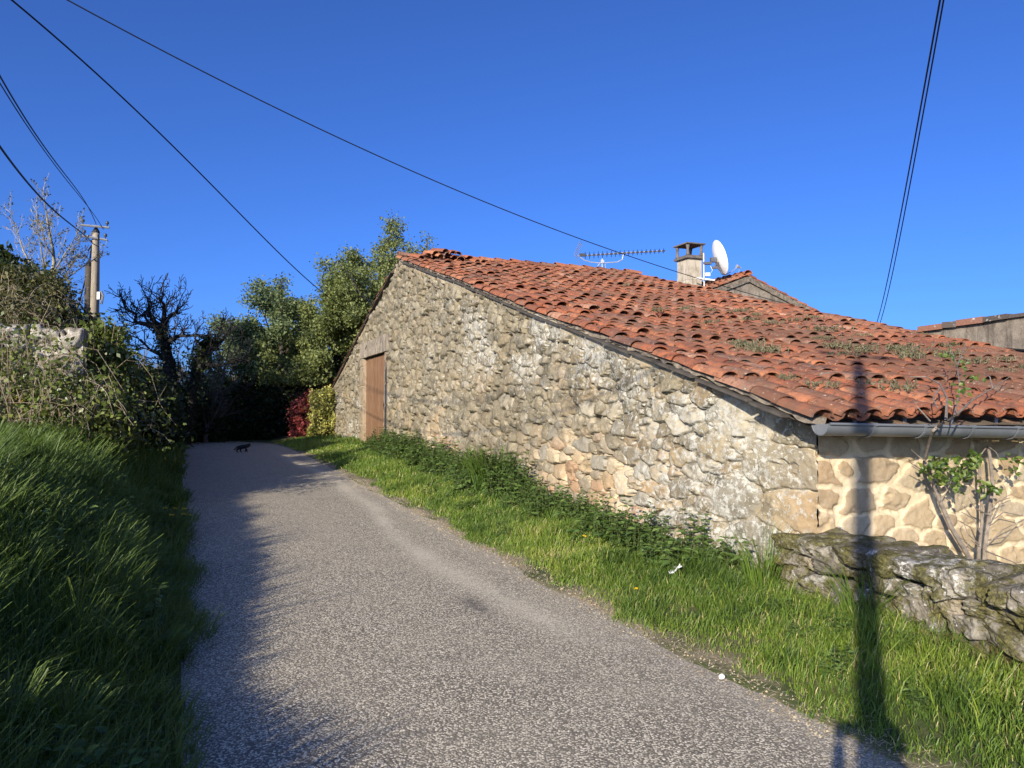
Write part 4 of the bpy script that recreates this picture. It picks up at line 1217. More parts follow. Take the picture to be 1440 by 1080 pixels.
def cat():
    b = at(341.5, 636.5, 19.6); b[2] = float(prof(b[1])) - .004
    root = empty('cat', b); tag(root, 'small black cat walking across the lane in the shade', 'cat')
    hd = np.array([.985, -.17, 0]) * .82; lt = np.array([.17, .985, 0]) * .82
    def p(a, l, z): return b + hd * a + lt * l + np.array([0, 0, z * .82])
    V = [p(-.12, 0, .185), p(-.03, 0, .175), p(.08, 0, .185), p(.14, 0, .20), p(.19, 0, .235), p(.235, 0, .235), p(.265, 0, .222)]
    r = [.060, .064, .06, .046, .042, .04, .018]
    E = [(i, i + 1) for i in range(6)]
    def chain(st, pts, rr):
        prev = st
        for q, rad in zip(pts, rr):
            V.append(q); r.append(rad); E.append((prev, len(V) - 1)); prev = len(V) - 1
    for l, sw in ((.035, .05), (-.035, -.04)):
        chain(0, [p(-.10 + sw * .4, l * 1.2, .13), p(-.155 + sw, l, .075), p(-.13 + sw, l, .015), p(-.10 + sw, l, .010)], [.036, .02, .015, .014])
        chain(3, [p(.125, l, .14), p(.12 - sw, l, .075), p(.125 - sw, l, .015), p(.15 - sw, l, .010)], [.028, .018, .014, .014])
    chain(0, [p(-.18, 0, .19), p(-.24, .01, .14), p(-.29, .02, .09), p(-.34, .03, .075)], [.02, .016, .014, .010])
    for l in (.024, -.024):
        chain(5, [p(.225, l, .275), p(.222, l * 1.2, .30)], [.014, .004])
    M = Mat('black_fur'); c = M.mix(M.noise(60, 3), (.008, .008, .009), (.02, .018, .017))
    o = skin_mesh('body', V, E, r, M.surf(c, .7, 0, None, .3), 0, 2); o.parent = root; o.matrix_parent_inverse = parent_world(root).inverted()
    mb = MB()
    for l in (.035, -.035):
        mp = MB(); mp.tube([p(.125, l, .012), p(.15, l, .014), p(.168, l, .010)], [.0155, .0165, .008], 8); mp.build('white_paw', plain('white_fur', (.6, .58, .55), .8), root, smooth=True)
    mb.tube([p(.10, -.0, .118), p(.14, -.0, .13), p(.165, 0, .155)], [.012, .022, .012], 8)
    mb.build('white_patch', plain('white_fur', (.6, .58, .55), .8), root, smooth=True)
    mb = MB()
    for l in (.017, -.017): mb.tube([p(.262, l, .240), p(.272, l, .241), p(.275, l, .241)], [.007, .007, .002], 8)
    mb.build('eyes', plain('amber_eye', (.3, .2, .03), .2), root)
cat()
def photographer():
    b = drop(.03, -.40); b[2] = max(b[2], 0.0); zb = float(b[2])
    root = empty('person', b); tag(root, 'person in dark clothes standing on the lane edge, holding up a phone', 'person')
    def p(x, y, z): return np.array([x, y, z])
    cx, cy = -.02, -.33
    V = [p(cx, cy, .95), p(cx, cy, 1.10), p(cx, cy - .01, 1.28), p(cx, cy, 1.40), p(cx, cy + .01, 1.48)]
    r = [(.16, .11), (.145, .10), (.165, .11), (.13, .085), (.055, .055)]
    E = [(0, 1), (1, 2), (2, 3), (3, 4)]
    def chain(st, pts, rr):
        prev = st
        for q, rad in zip(pts, rr):
            V.append(q); r.append(rad); E.append((prev, len(V) - 1)); prev = len(V) - 1
        return prev
    for sx in (-1, 1):
        chain(0, [p(cx + sx * .095, cy, .86), p(cx + sx * .105, cy + .01, .50), p(cx + sx * .11, cy - .01, .10), p(cx + sx * .115, cy + .02, .05)], [.095, .062, .042, .045])
        hx = .085 * sx + .0
        chain(3, [p(cx + sx * .19, cy, 1.40), p(cx + sx * .25, cy + .05, 1.18), p(hx + sx * .06, -.16, 1.46), p(hx + sx * .012, -.055, 1.555)], [.06, .045, .034, .026])
    o = skin_mesh('clothes', V, E, r, plain('dark_cloth', (.03, .035, .05), .9), 0, 2); o.parent = root; o.matrix_parent_inverse = parent_world(root).inverted()
    skin = plain('skin', (.45, .28, .2), .6, 0, .08)
    hc = p(cx, cy + .03, 1.64)
    V = [hc + p(0, -.02, -.16), hc + p(0, -.01, -.08), hc + p(0, .01, -.03), hc + p(0, 0, .05), hc + p(0, -.005, .09), hc + p(0, .085, -.012), hc + p(0, .108, -.028)]
    r2 = [(.05, .05), (.06, .07), (.074, .088), (.076, .092), (.055, .065), (.018, .018), (.012, .012)]
    o = skin_mesh('head', V, [(0, 1), (1, 2), (2, 3), (3, 4), (2, 5), (5, 6)], r2, skin, 1, 2); o.parent = root; o.matrix_parent_inverse = parent_world(root).inverted()
    mb = MB()
    an_ = np.linspace(0, 2 * math.pi, 21); el = np.linspace(0, math.pi * .52, 10)
    El, An = np.meshgrid(el, an_, indexing='ij')
    k = 1 + .12 * (fbm(An * 3, El * 6, 4) - .5)
    mb.grid(np.stack([hc[0] + .092 * k * np.sin(El) * np.cos(An), hc[1] - .02 + .108 * k * np.sin(El) * np.sin(An) , hc[2] + .02 + .125 * k * np.cos(El)], -1))
    hair = mb.build('hair', plain('brown_hair', (.04, .025, .015), .7), root, smooth=True)
    for sx in (-1, 1):
        hx = .085 * sx
        V = [p(hx + sx * .010, -.05, 1.56), p(hx + sx * .004, -.02, 1.585)]; r3 = [.024, .026]; E = [(0, 1)]
        for k, (dz, ln) in enumerate(((.024, .055), (.008, .062), (-.008, .060), (-.024, .048))):
            i0 = len(V)
            V += [p(hx + sx * .002, .006, 1.585 + dz), p(hx - sx * .014, .014, 1.587 + dz), p(hx - sx * ln * .6, .016, 1.588 + dz)]
            r3 += [.0095, .0085, .007]; E += [(1, i0), (i0, i0 + 1), (i0 + 1, i0 + 2)]
        i0 = len(V); V += [p(hx - sx * .012, -.030, 1.565), p(hx - sx * .035, -.028, 1.575)]; r3 += [.010, .008]; E += [(1, i0), (i0, i0 + 1)]
        o = skin_mesh('hand', V, E, r3, skin, 0, 2); o.parent = root; o.matrix_parent_inverse = parent_world(root).inverted()
    # shoes
    for sx in (-1, 1):
        mb = MB(); c0 = np.array([cx + sx * .115, cy, zb])
        mb.tube([c0 + [0, -.07, .05], c0 + [0, 0, .055], c0 + [0, .10, .045], c0 + [0, .19, .035]], [.042, .048, .046, .028], 10); mb.build('shoe', dk, root, smooth=True)
    mb = MB(); mb.box([0, -.012, 1.596], (.15, .008, .073))
    ph = mb.build('smartphone', dk, None, origin=[0, -.012, 1.596]); tag(ph, 'black smartphone held up sideways by the person on the lane', 'phone')
photographer()
# ================================================================== vegetation
def rand_dirs(n, up=0.0):
    d = rng.normal(0, 1, (n, 3)); d /= np.linalg.norm(d, axis=1)[:, None]
    d[:, 2] += up
    return d / np.linalg.norm(d, axis=1)[:, None]

# ---- grass
def grass_mat(name, stops, trans):
    M = Mat(name)
    c = M.ramp(M.attr('rnd'), stops)
    c = M.mix(M.math('MULTIPLY', M.attr('tip'), .35), c, M.mix(.5, c, (.22, .26, .05)))
    tc = M.mix(.5, c, (.20, .30, .02))
    return M.surf(c, .5, 0, None, .35, (trans, tc))
mat_grass = grass_mat('verge_grass', [(0, (.052, .105, .018)), (.3, (.112, .19, .026)), (.6, (.19, .27, .036)), (.8, (.28, .34, .05)), (.92, (.38, .37, .09)), (1, (.50, .42, .21))], .35)
mat_bank = grass_mat('bank_grass', [(0, (.035, .07, .012)), (.45, (.07, .125, .018)), (.8, (.125, .18, .03)), (1, (.23, .23, .07))], .30)
def scatter(n, u0, u1, v0, v1):
    return rng.uniform(u0, u1, n), rng.uniform(v0, v1, n)
def s_gable_clear(x, y):
    s, t = st_of(x, y)
    return (s < np.where(t > .3, .10, .04)) | (t > 24.2)
def verge():
    mb = MB()
    for (u0, u1, dens, wd) in ((.6, 3.2, 4200, .0046), (3.2, 5.5, 6500, .0048), (5.5, 8, 4800, .006), (8, 12, 2800, .0085), (12, 18, 1300, .012), (18, 27, 700, .018)):
        area = (u1 - u0) * 2.3
        u, v = scatter(int(area * dens), u0, u1, RW - .15, RW + 2.15)
        x, y = uv_xy(u, v)
        f1 = fbm(u * 1.6, v * 2.2, 601, 3)
        jag = RW + .12 + .34 * (fbm(u * 1.5, u * 0, 602, 3) - .5) + .14 * (vnoise(u * 7, v * 0, 604) - .5)
        past = sst(jag - .06, jag + .14, v)
        keep = (rng.random(len(u)) < past * (.45 + .9 * sst(.25, .45, f1))) & s_gable_clear(x, y)
        u, v, x, y, f1, past = [q[keep] for q in (u, v, x, y, f1, past)]
        n = len(u); z = ground_z(x, y) - .01
        s, t = st_of(x, y)
        wall = sst(.75, .1, -s)                       # taller near the walls
        near = sst(2.4, .2, u - 2.2)
        tallz = np.exp(-((u - 3.2) / 1.3) ** 2) * sst(RW + .35, RW + .9, v)
        hmax = .035 + .045 * past * f1 * 1.8 + .05 * wall * sst(.4, .65, fbm(u * 1.2, v, 606)) * sst(-.5, .8, t) + .05 * tallz
        h = hmax * rng.uniform(.55, 1.35, n)
        tuft = sst(.62, .74, fbm(u * 3.2, v * 3.2, 607, 2)); h *= 1 + .7 * tuft
        rnd = np.clip(.02 + .75 * fbm(u * 1.1, v * 1.4, 608) * rng.uniform(.35, 1.35, n) + .28 * sst(.52, .68, fbm(u * 1.0 + 5, v * 1.3, 609)) - .30 * tuft - .2 * sst(.55, .68, fbm(u * .9 + 9, v * 1.2, 611)) + .7 * (rng.random(n) < .08), 0, 1)
        head = rng.uniform(0, 2 * math.pi, n)
        mb.blades(np.stack([x, y, z], -1), head, h, rng.uniform(.1, .95, n), np.full(n, wd) * rng.uniform(.7, 1.4, n), rnd=rnd)
    # between the low wall and nearer to the viewer: long arching blades
    n = 420
    u, v = scatter(n, 1.0, 4.2, RW + .55, RW + 1.5); x, y = uv_xy(u, v); keep = s_gable_clear(x, y)
    u, v, x, y = [q[keep] for q in (u, v, x, y)]; n = len(u)
    mb.blades(np.stack([x, y, ground_z(x, y)], -1), rng.uniform(0, 6.28, n), rng.uniform(.14, .30, n), rng.uniform(.4, 1, n), rng.uniform(.004, .007, n), rnd=rng.uniform(.1, .75, n))
    tag(mb.build('verge_grass', mat_grass), 'bright short grass on the right verge between lane and walls', 'grass', kind='stuff')
verge()
def bank():
    mb = MB()
    for (u0, u1, dens, wd) in ((.9, 3.0, 3000, .005), (3.0, 5.5, 3000, .0055), (5.5, 9, 2300, .007), (9, 13, 1300, .010), (13, 26, 420, .02)):
        vmin = -3.6 if u1 < 13 else -1.6
        area = (u1 - u0) * (.2 - vmin)
        u, v = scatter(int(area * dens), u0, u1, vmin, .42)
        x, y = uv_xy(u, v)
        f1 = fbm(u * 1.3, v * 1.6, 701, 3)
        edge = .06 + .55 * (fbm(u * .9, u * 0, 702, 3) - .5) + .20 * np.exp(-((u - 8.3) / 1.3) ** 2)
        past = sst(edge + .10, edge - .12, v + bend(u))
        keep = rng.random(len(u)) < past * (.35 + .8 * f1)
        keep &= ~((u > 11.4) & (v < -1.15))
        u, v, x, y, f1, past = [q[keep] for q in (u, v, x, y, f1, past)]
        n = len(u); z = ground_z(x, y) - .02
        h = (.07 + .21 * past * (.35 + f1)) * rng.uniform(.55, 1.35, n) * (1 - .35 * sst(-.5, 0, v))
        tuft = sst(.58, .72, fbm(u * 2.4, v * 2.4, 707, 2)); h *= 1 + .55 * tuft
        head = np.where(rng.random(n) < .45, math.atan2(V2[1], V2[0]) + rng.normal(0, .9, n) + 2.2 * (fbm(u * .9, v * .9, 715) - .5) * 3, rng.uniform(0, 6.28, n))
        rnd = np.clip(.9 * fbm(u * 1.1, v * 1.4, 708) * rng.uniform(.4, 1.4, n) + .3 * (rng.random(n) < .06), 0, 1)
        mb.blades(np.stack([x, y, z], -1), head, h, rng.uniform(.25, 1.0, n), np.full(n, wd) * rng.uniform(.7, 1.5, n), rnd=rnd)
    # rank tussocks fanning out from their centres
    for q in range(240):
        u = rng.uniform(1.2, 12); v = rng.uniform(-2.6, .05)
        if u > 11.2 and v < -1.1: continue
        k = int(rng.integers(40, 110)); x0, y0 = uv_xy(u, v); a = rng.uniform(0, 6.28, k); rr_ = rng.uniform(.02, .12) * np.sqrt(rng.random(k))
        x = x0 + rr_ * np.cos(a); y = y0 + rr_ * np.sin(a); hh = rng.uniform(.14, .34)
        mb.blades(np.stack([x, y, ground_z(x, y) - .02], -1), a + rng.normal(0, .35, k), hh * rng.uniform(.6, 1.15, k), rng.uniform(.25, 1.0, k), np.full(k, .005 + .0007 * u), rnd=np.clip(rng.uniform(0, .5) + rng.normal(0, .12, k), 0, 1))
    tag(mb.build('bank_grass', mat_bank), 'long dark grass covering the left bank beside the lane', 'grass', kind='stuff')
bank()
def edge_gravel():
    """loose chippings and dead stalks swept to the road edge"""
    mb = MB()
    n = 5200
    u = rng.uniform(1.0, 15, n) ; v = RW + .02 + rng.normal(0, .10, n) + .1 * (fbm(u * 1.6, u * 0, 33, 3) - .5)
    x, y = uv_xy(u, v); z = np.maximum(ground_z(x, y), prof(y) - .012) + .004
    r = rng.uniform(.003, .008, n)
    V = np.array([[1, 0, 0], [-.5, .9, 0], [-.6, -.8, 0], [.1, .1, .9], [0, 0, -.6]])
    P = np.stack([x, y, z], -1)[:, None, :] + V[None] * r[:, None, None] * rng.uniform(.6, 1.5, (n, 5, 1))
    o = np.arange(n)[:, None] * 5
    mb.add(P.reshape(-1, 3), [np.concatenate([o + np.array([[0, 1, 3]]), o + np.array([[1, 2, 3]]), o + np.array([[2, 0, 3]])])], rnd=np.repeat(rng.random(n), 5))
    n = 2600
    u = rng.uniform(1.0, 9, n); v = RW + .10 + rng.normal(0, .12, n); x, y = uv_xy(u, v); z = np.maximum(ground_z(x, y), prof(y) - .01) + .006
    a = rng.uniform(0, 6.28, n); L = rng.uniform(.03, .11, n)
    d = np.stack([np.cos(a), np.sin(a), rng.uniform(-.05, .2, n)], -1)
    mb.cards(np.stack([x, y, z], -1), d, np.tile([0, 0, 1.0], (n, 1)), L, np.full(n, .004), 0, rnd=rng.uniform(.55, 1, n))
    M = Mat('chippings_and_straw'); c = M.ramp(M.attr('rnd'), [(0, (.10, .09, .08)), (.4, (.30, .26, .21)), (.7, (.42, .34, .2)), (1, (.5, .42, .27))])
    tag(mb.build('edge_gravel', M.surf(c, .9)), 'loose grit and dead straw along the right edge of the lane', 'gravel', kind='stuff')
edge_gravel()

# ---- small plants
mat_nettle = leafmat('nettle_leaf', [(0, (.04, .078, .018)), (.5, (.075, .13, .028)), (1, (.13, .19, .045))], .25)
mat_stem = plain('green_stem', (.07, .09, .03), .7)
mat_twig = plain('brown_twig', (.14, .105, .075), .9, 0, .4, 20)
mat_twig_pale = plain('pale_dead_stem', (.24, .19, .13), .9, 0, .35, 20)
def nettle_proto(i, h, nst, spread):
    root = empty('nettle_clump')
    st_ = MB(); lf = MB()
    for k in range(nst):
        a = R.random() * 6.28; r = spread * math.sqrt(R.random())
        b = np.array([r * math.cos(a), r * math.sin(a), -.03]); hh = h * (.6 + .5 * R.random())
        ln = np.array([math.cos(a), math.sin(a), 0]) * hh * .22 * R.random()
        zs = np.linspace(0, 1, 5)
        P = b + np.outer(zs, [0, 0, hh]) + np.outer(zs ** 2, ln)
        st_.tube(P, np.linspace(.004, .002, 5), 4)
        m = int(hh / .055); pos = []; dr = []; Ls = []
        for q in range(1, m + 1):
            f = q / m; c = b + np.array([0, 0, hh]) * f + ln * f * f
            th = q * 1.57 + R.random() * .5
            for w in (0, math.pi):
                pos.append(c); dr.append([math.cos(th + w), math.sin(th + w), .15 - .55 * R.random() + .4 * (f > .85)]); Ls.append((.125 - .05 * f) * (.7 + .5 * R.random()))
        if pos:
            Ls = np.array(Ls); n = len(pos)
            lf.leaves(np.array(pos), np.array(dr), np.tile([0, 0, 1.0], (n, 1)) + rng.normal(0, .25, (n, 3)), Ls, Ls * .58, .12, rnd=rng.uniform(0, 1, n))
    st_.build('stem', mat_stem, root); lf.build('leaves', mat_nettle, root)
    return root
nettles = [nettle_proto(i, .52, 13, .17) for i in range(4)] + [nettle_proto(9, .30, 8, .13) for i in range(2)]
used = set()
def place(protos, i, loc, rz, sc, label=None, cat=None, group=None):
    p = protos[i]
    if (id(protos), i) not in used: used.add((id(protos), i)); o = p
    else: o = copy_tree(p)
    o.location = Vector([float(q) for q in loc]); o.rotation_euler = (0, 0, rz); o.scale = (sc, sc, sc)
    if label: tag(o, label, cat, group)
    return o
def along_gable(t, out):
    s = float(inset(t)) - out
    p = hp(s, t, 0); p[2] = float(ground_z(p[0], p[1])); return p
cnt = 0
t = 1.3
while t < 14.3:
    dens = .85 if t < 5 else 1.0
    big = .66 + .42 * float(vnoise(np.array(t * .9), np.array(3.0), 810))
    if t < 4.2: big *= .78
    if t > 12.5: big *= 1.1
    for q in range(2 if t > 3 else 1):
        p = along_gable(t + (R.random() - .5) * .2, .14 + .26 * R.random() + .12 * q)
        lb = 'green nettle clump at the foot of the barn gable'
        place(nettles, R.randrange(4) if big > .6 else R.choice([4, 5]), p, R.random() * 6.28, big * (.8 + .4 * R.random()), lb, 'nettles', 'nettles along the gable foot')
        cnt += 1
    for q in range(2):
        p = along_gable(t + (R.random() - .5) * .3, .25 + .40 * R.random())
        place(nettles, R.choice([4, 5]), p, R.random() * 6.28, .6 + .5 * R.random(), lb, 'nettles', 'nettles along the gable foot')
    t += (.27 + .15 * R.random()) * (1 if t > 4 else 1.1)
for k in range(9):
    p = along_gable(.5 + R.random() * 1.2, .2 + .5 * R.random())
    place(nettles, 4 + k % 2, p, R.random() * 6.28, .6 + .4 * R.random(), 'green nettle clump at the foot of the barn gable', 'nettles', 'nettles along the gable foot')
print('nettles', cnt)
for k in range(46):
    u = R.uniform(1.8, 11); v = RW + R.uniform(.35, 1.2); x, y = uv_xy(u, v)
    s_, t_ = st_of(x, y)
    if s_ > -.05: continue
    place(nettles, 4 + k % 2, drop(float(x), float(y)), R.random() * 6.28, R.uniform(.28, .5), 'low broad-leaved weed in the grass of the right verge', 'weed', 'low weeds in the right verge')
for k in range(26):
    u = R.uniform(2.0, 10); v = R.uniform(-1.9, -.15); x, y = uv_xy(u, v)
    place(nettles, 4 + k % 2, drop(float(x), float(y)), R.random() * 6.28, R.uniform(.5, .9), 'broad-leaved weed in the long grass of the left bank', 'weed', 'weeds on the left bank')
# tall grass tuft in the nettles
def tuft(name, p, n, h, r, mat, label, cat, wd=.009, grp=None):
    mb = MB(); a = rng.uniform(0, 6.28, n); rr = r * np.sqrt(rng.random(n))
    b = np.stack([p[0] + rr * np.cos(a), p[1] + rr * np.sin(a), np.full(n, p[2] - .02)], -1)
    mb.blades(b, a + rng.normal(0, .5, n), h * rng.uniform(.6, 1.15, n), rng.uniform(.2, .95, n), np.full(n, wd), rnd=rng.uniform(.05, .5, n))
    return tag(mb.build(name, mat, None, origin=p), label, cat, grp)
tuft('grass_tuft', along_gable(5.9, .32), 420, .75, .26, mat_bank, 'tall blue-green grass tuft standing in the row of nettles', 'grass tuft', .012)
p = hp(-.08, .45, 0); p[2] = float(ground_z(p[0], p[1]))
tuft('grass_tuft', p, 120, .55, .10, mat_grass, 'tall grass tuft where the mossy low wall meets the barn', 'grass tuft', .006)
p = hp(-.12, -.55, 0); p[2] = float(ground_z(p[0], p[1]))
tuft('grass_tuft', p, 120, .5, .14, mat_grass, 'grass tuft in the pole shadow against the mossy low wall', 'grass tuft', .006)

# flowers
mat_yel = plain('yellow_petals', (.75, .52, .02), .6, 0, .1)
def flower_proto(h):
    root = empty('dandelion')
    mb = MB(); mb.tube([(0, 0, 0), (.01, 0, h * .5), (.0, .01, h)], .003, 4); mb.build('stem', mat_stem, root)
    mb = MB(); n = 26; a = rng.uniform(0, 6.28, n)
    mb.cards(np.tile([0, .01, h], (n, 1)), np.stack([np.cos(a), np.sin(a), rng.uniform(.05, .8, n)], -1), np.tile([0, 0, 1.0], (n, 1)) + rng.normal(0, .3, (n, 3)), .021, .011)
    mb.build('flower_head', mat_yel, root); return root
fl = [flower_proto(.10), flower_proto(.16)]
for k, (px, py, Y, lb, g) in enumerate([(822, 759, 7.6, 'single yellow dandelion in the verge below the stone wall', None), (896, 838, 6.1, 'yellow dandelion low in the grass near the road edge', None)]):
    q = on_ground(px, py + 12); place(fl, 0, q, k, 1.1, lb, 'dandelion')
for k, (u, v) in enumerate([(9.0, .02), (9.2, .10), (9.35, -.05), (9.5, .04), (8.8, -.10), (9.1, -.18)]):
    q = gp(u, v); place(fl, 1, q, k, 1.5, 'yellow flower at the foot of the left bank by the lane', 'flower', 'yellow flowers below the left bank')
# white litter and pebble
q = on_ground(949, 815); q[2] += .075
mb = MB(); g = np.linspace(-.5, .5, 9); A, B = np.meshgrid(g, g, indexing='ij')
mb.grid(np.stack([q[0] + A * .10, q[1] + B * .09, q[2] + .05 * (fbm(A * 4 + 3, B * 4, 5) - .3) + .05 * A], -1)); mb.grid(np.stack([q[0] + A * .10, q[1] + B * .09, q[2] + .05 * (fbm(A * 4 + 3, B * 4, 5) - .3) + .05 * A - .003], -1), flip=True)
tag(mb.build('paper_scrap', plain('white_paper', (.60, .60, .60), .6, 0, .05), None, origin=q), 'crumpled white paper scrap lying in the verge grass', 'litter')
q = on_ground(1015, 963); q[2] = float(max(ground_z(q[0], q[1]), prof(q[1]))) + .012
mb = MB(); el = np.linspace(0, math.pi, 7); az = np.linspace(0, 6.283, 11); El, Az = np.meshgrid(el, az, indexing='ij')
k = .019 * (1 + .5 * (fbm(Az, El, 6) - .5)); mb.grid(np.stack([q[0] + k * np.sin(El) * np.cos(Az), q[1] + .8 * k * np.sin(El) * np.sin(Az), q[2] + .75 * k * np.cos(El)], -1))
tag(mb.build('pebble', plain('white_quartz', (.75, .73, .68), .6, 0, .1), None, origin=q), 'white pebble lying at the right edge of the lane', 'pebble')

# ---- trees
def grow_tree(tubes, tips, p, d, L, r, lev, maxlev, prm, rr):
    n = 5
    P = [np.array(p)]; dd = np.array(d, float)
    for i in range(n):
        dd = dd + rr.normal(0, prm['wob'], 3) + np.array([0, 0, prm['up'] * (.3 if lev == 0 else 1)])
        dd /= np.linalg.norm(dd); P.append(P[-1] + dd * L / n)
    P = np.array(P)
    rad = np.linspace(r, r * prm['taper'], n + 1)
    tubes.append((P, rad, lev))
    if lev >= maxlev:
        for i in range(2, n + 1): tips.append((P[i], dd.copy()))
        return
    nb = prm['nb'][lev]
    for k in range(nb):
        f = prm['start'][lev] + (1 - prm['start'][lev]) * (k + rr.random()) / nb
        i = min(int(f * n), n - 1); w = f * n - i
        pos = P[i] * (1 - w) + P[i + 1] * w
        base = P[i + 1] - P[i]; base /= np.linalg.norm(base)
        az = rr.uniform(0, 6.28) if lev else k * 2.4 + rr.uniform(-.5, .5)
        ref = np.cross(base, [0.3, .2, .9]); ref /= np.linalg.norm(ref) + 1e-9; ref2 = np.cross(base, ref)
        ang = prm['ang'][lev] * rr.uniform(.7, 1.25)
        nd = base * math.cos(ang) + (ref * math.cos(az) + ref2 * math.sin(az)) * math.sin(ang)
        grow_tree(tubes, tips, pos, nd, L * prm['len'][lev] * rr.uniform(.65, 1.15) * (1.15 - .45 * f), max(rad[i] * prm['rk'] * rr.uniform(.7, 1), .004), lev + 1, maxlev, prm, rr)
    if lev > 0 or prm.get('lead', True):
        grow_tree(tubes, tips, P[-1], dd, L * prm['len'][lev] * .8, rad[-1], lev + 1, maxlev, prm, rr)
mat_bark = plain('dark_bark', (.055, .045, .035), .95, 0, .4, 12, .5)
mat_bark_hazy = plain('brown_grey_twigs', (.10, .085, .07), .95, 0, .3, 12, .4)
mat_bark_grey = plain('grey_bark', (.21, .19, .135), .95, 0, .35, 12, .5)
mat_bark_black = plain('ivied_shade_dark_bark', (.022, .02, .017), .95, 0, .4, 12, .5)  # ivied bark, darkened further to carry shade in its colour
def tree(name, base, h, prm, maxlev, seed, label, cat='tree', group=None, leaf=None, bark=None, r0=.16, lean=(0, 0), minr=.006, multi=1):
    rr = np.random.default_rng(seed); tubes = []; tips = []
    for m in range(multi):
        d0 = np.array([lean[0] + (rr.normal(0, .22) if multi > 1 else 0), lean[1] + (rr.normal(0, .22) if multi > 1 else 0), 1.0]); d0 /= np.linalg.norm(d0)
        grow_tree(tubes, tips, np.array([0, 0, -.2]), d0, h * prm['trunk'], r0, 0, maxlev, prm, rr)
    allp = np.concatenate([t_[0] for t_ in tubes]); k = h / max(allp[:, 2].max(), .1)
    root = empty(name, base); b = np.array(base)
    tr = MB(); cr = MB(); ntw = 0
    for P, rad, lev in tubes:
        Q = b + P * k; q = np.maximum(rad * (1 if lev < 2 else 1), minr)
        if lev <= 1: tr.tube(Q, q, 8 if lev == 0 else 6, cap=False)
        else: cr.tube(Q, q, 4 if lev == 2 else 3, cap=False); ntw += 1
    tr.build('trunk', bark or mat_bark, root, smooth=True)
    mats = [bark or mat_bark]
    if leaf:
        mats.append(leaf['mat'])
        T = np.array([t_[0] for t_ in tips]) * k; D = np.array([t_[1] for t_ in tips])
        n = leaf['n']; i = rr.integers(0, len(T), n)
        # clumps: keep some tips bare so that the sky shows through
        cl = rr.random(len(T)) < leaf.get('keep', .8)
        i = i[cl[i]]; n = len(i)
        pos = b + T[i] + rr.normal(0, leaf['spread'], (n, 3)) * np.array([1, 1, .75])
        if leaf.get('zmin') is not None: pos = pos[pos[:, 2] > b[2] + leaf['zmin']]; i = i[:len(pos)]; n = len(pos)
        d = rand_dirs(n, -.15) + D[i] * .4
        tone = rr.random(len(T))
        rnd = np.clip(.55 * tone[i] + .45 * rr.random(n), 0, 1)
        L = leaf['L'] * rr.uniform(.6, 1.3, n)
        cr.cards(pos, d, rand_dirs(n, .8), L, L * leaf.get('asp', .6), 1, rnd=rnd)
    if cr.n: cr.build('crown', mats, root)
    tag(root, label, cat, group)
    return root
OAK = dict(trunk=.28, wob=.10, up=.035, taper=.55, nb=[7, 5, 4, 3], start=[.40, .25, .2, .2], ang=[1.0, .85, .75, .7], len=[1.2, .62, .58, .55], rk=.62)
BARE = dict(trunk=.34, wob=.11, up=.06, taper=.5, nb=[5, 4, 4, 3], start=[.35, .2, .2, .2], ang=[.6, .65, .65, .6], len=[.85, .62, .58, .55], rk=.55)
DEAD = dict(trunk=.55, wob=.13, up=.05, taper=.5, nb=[6, 4, 4, 3], start=[.5, .25, .2, .2], ang=[.85, .75, .75, .7], len=[.62, .6, .55, .5], rk=.5)
mat_leaf_mid = leafmat('spring_oak_leaf', [(0, (.07, .088, .032)), (.5, (.14, .168, .052)), (1, (.25, .27, .085))], .3)
mat_leaf_blue = leafmat('bluish_leaf', [(0, (.062, .088, .042)), (.5, (.115, .155, .066)), (1, (.20, .235, .095))], .25)
mat_leaf_dark = leafmat('shade_dark_evergreen_leaf', [(0, (.008, .015, .006)), (.5, (.018, .030, .010)), (1, (.035, .05, .016))], .15)  # deep evergreen tone that also puts the thicket's shade into the colour
mat_leaf_ivy = leafmat('ivy_leaf', [(0, (.035, .052, .010)), (.5, (.085, .115, .022)), (1, (.18, .20, .045))], .2, .4, .4)
mat_leaf_olive = leafmat('olive_scrub_leaf', [(0, (.03, .034, .012)), (.5, (.065, .065, .022)), (1, (.12, .105, .04))], .2)
def gxy(px, Y): 
    x = (px - 720) / FPX * Y
    return drop(x, Y)
def hto(px, py, Y, base): return at(px, py, Y)[2] - base[2]
lf = lambda m, n, L, s, k=.8, **kw: dict(mat=m, n=n, L=L, spread=s, keep=k, **kw)
# leafy trees behind the barn
b = gxy(508, 31); tree('oak_tree', b, hto(520, 298, 31, b), OAK, 3, 21, 'tallest leafy green tree rising behind the barn gable peak', leaf=lf(mat_leaf_mid, 95000, .11, .20, .95), r0=.24, lean=(.02, 0))
b = gxy(446, 31.5); tree('oak_tree', b, hto(446, 392, 31.5, b), OAK, 3, 27, 'green tree filling the gap between the tallest tree and the rounded one', leaf=lf(mat_leaf_mid, 60000, .11, .18, .9), r0=.18)
b = gxy(578, 30); tree('oak_tree', b, hto(575, 322, 30, b), OAK, 3, 35, 'leafy tree whose crown shows just left of the roof ridge end', leaf=lf(mat_leaf_mid, 46000, .11, .18, .9), r0=.2)
b = gxy(408, 30); tree('oak_tree', b, hto(400, 384, 30, b), OAK, 3, 22, 'rounded green tree left of the tallest leafy tree', leaf=lf(mat_leaf_blue, 70000, .11, .18, .88), r0=.22, lean=(-.04, 0))
b = gxy(455, 28.5); tree('oak_tree', b, hto(455, 452, 28.5, b), OAK, 3, 23, 'lower bushy tree with yellowish leaves above the red shrub', leaf=lf(mat_leaf_mid, 30000, .12, .15, .85, zmin=1.9), r0=.15)
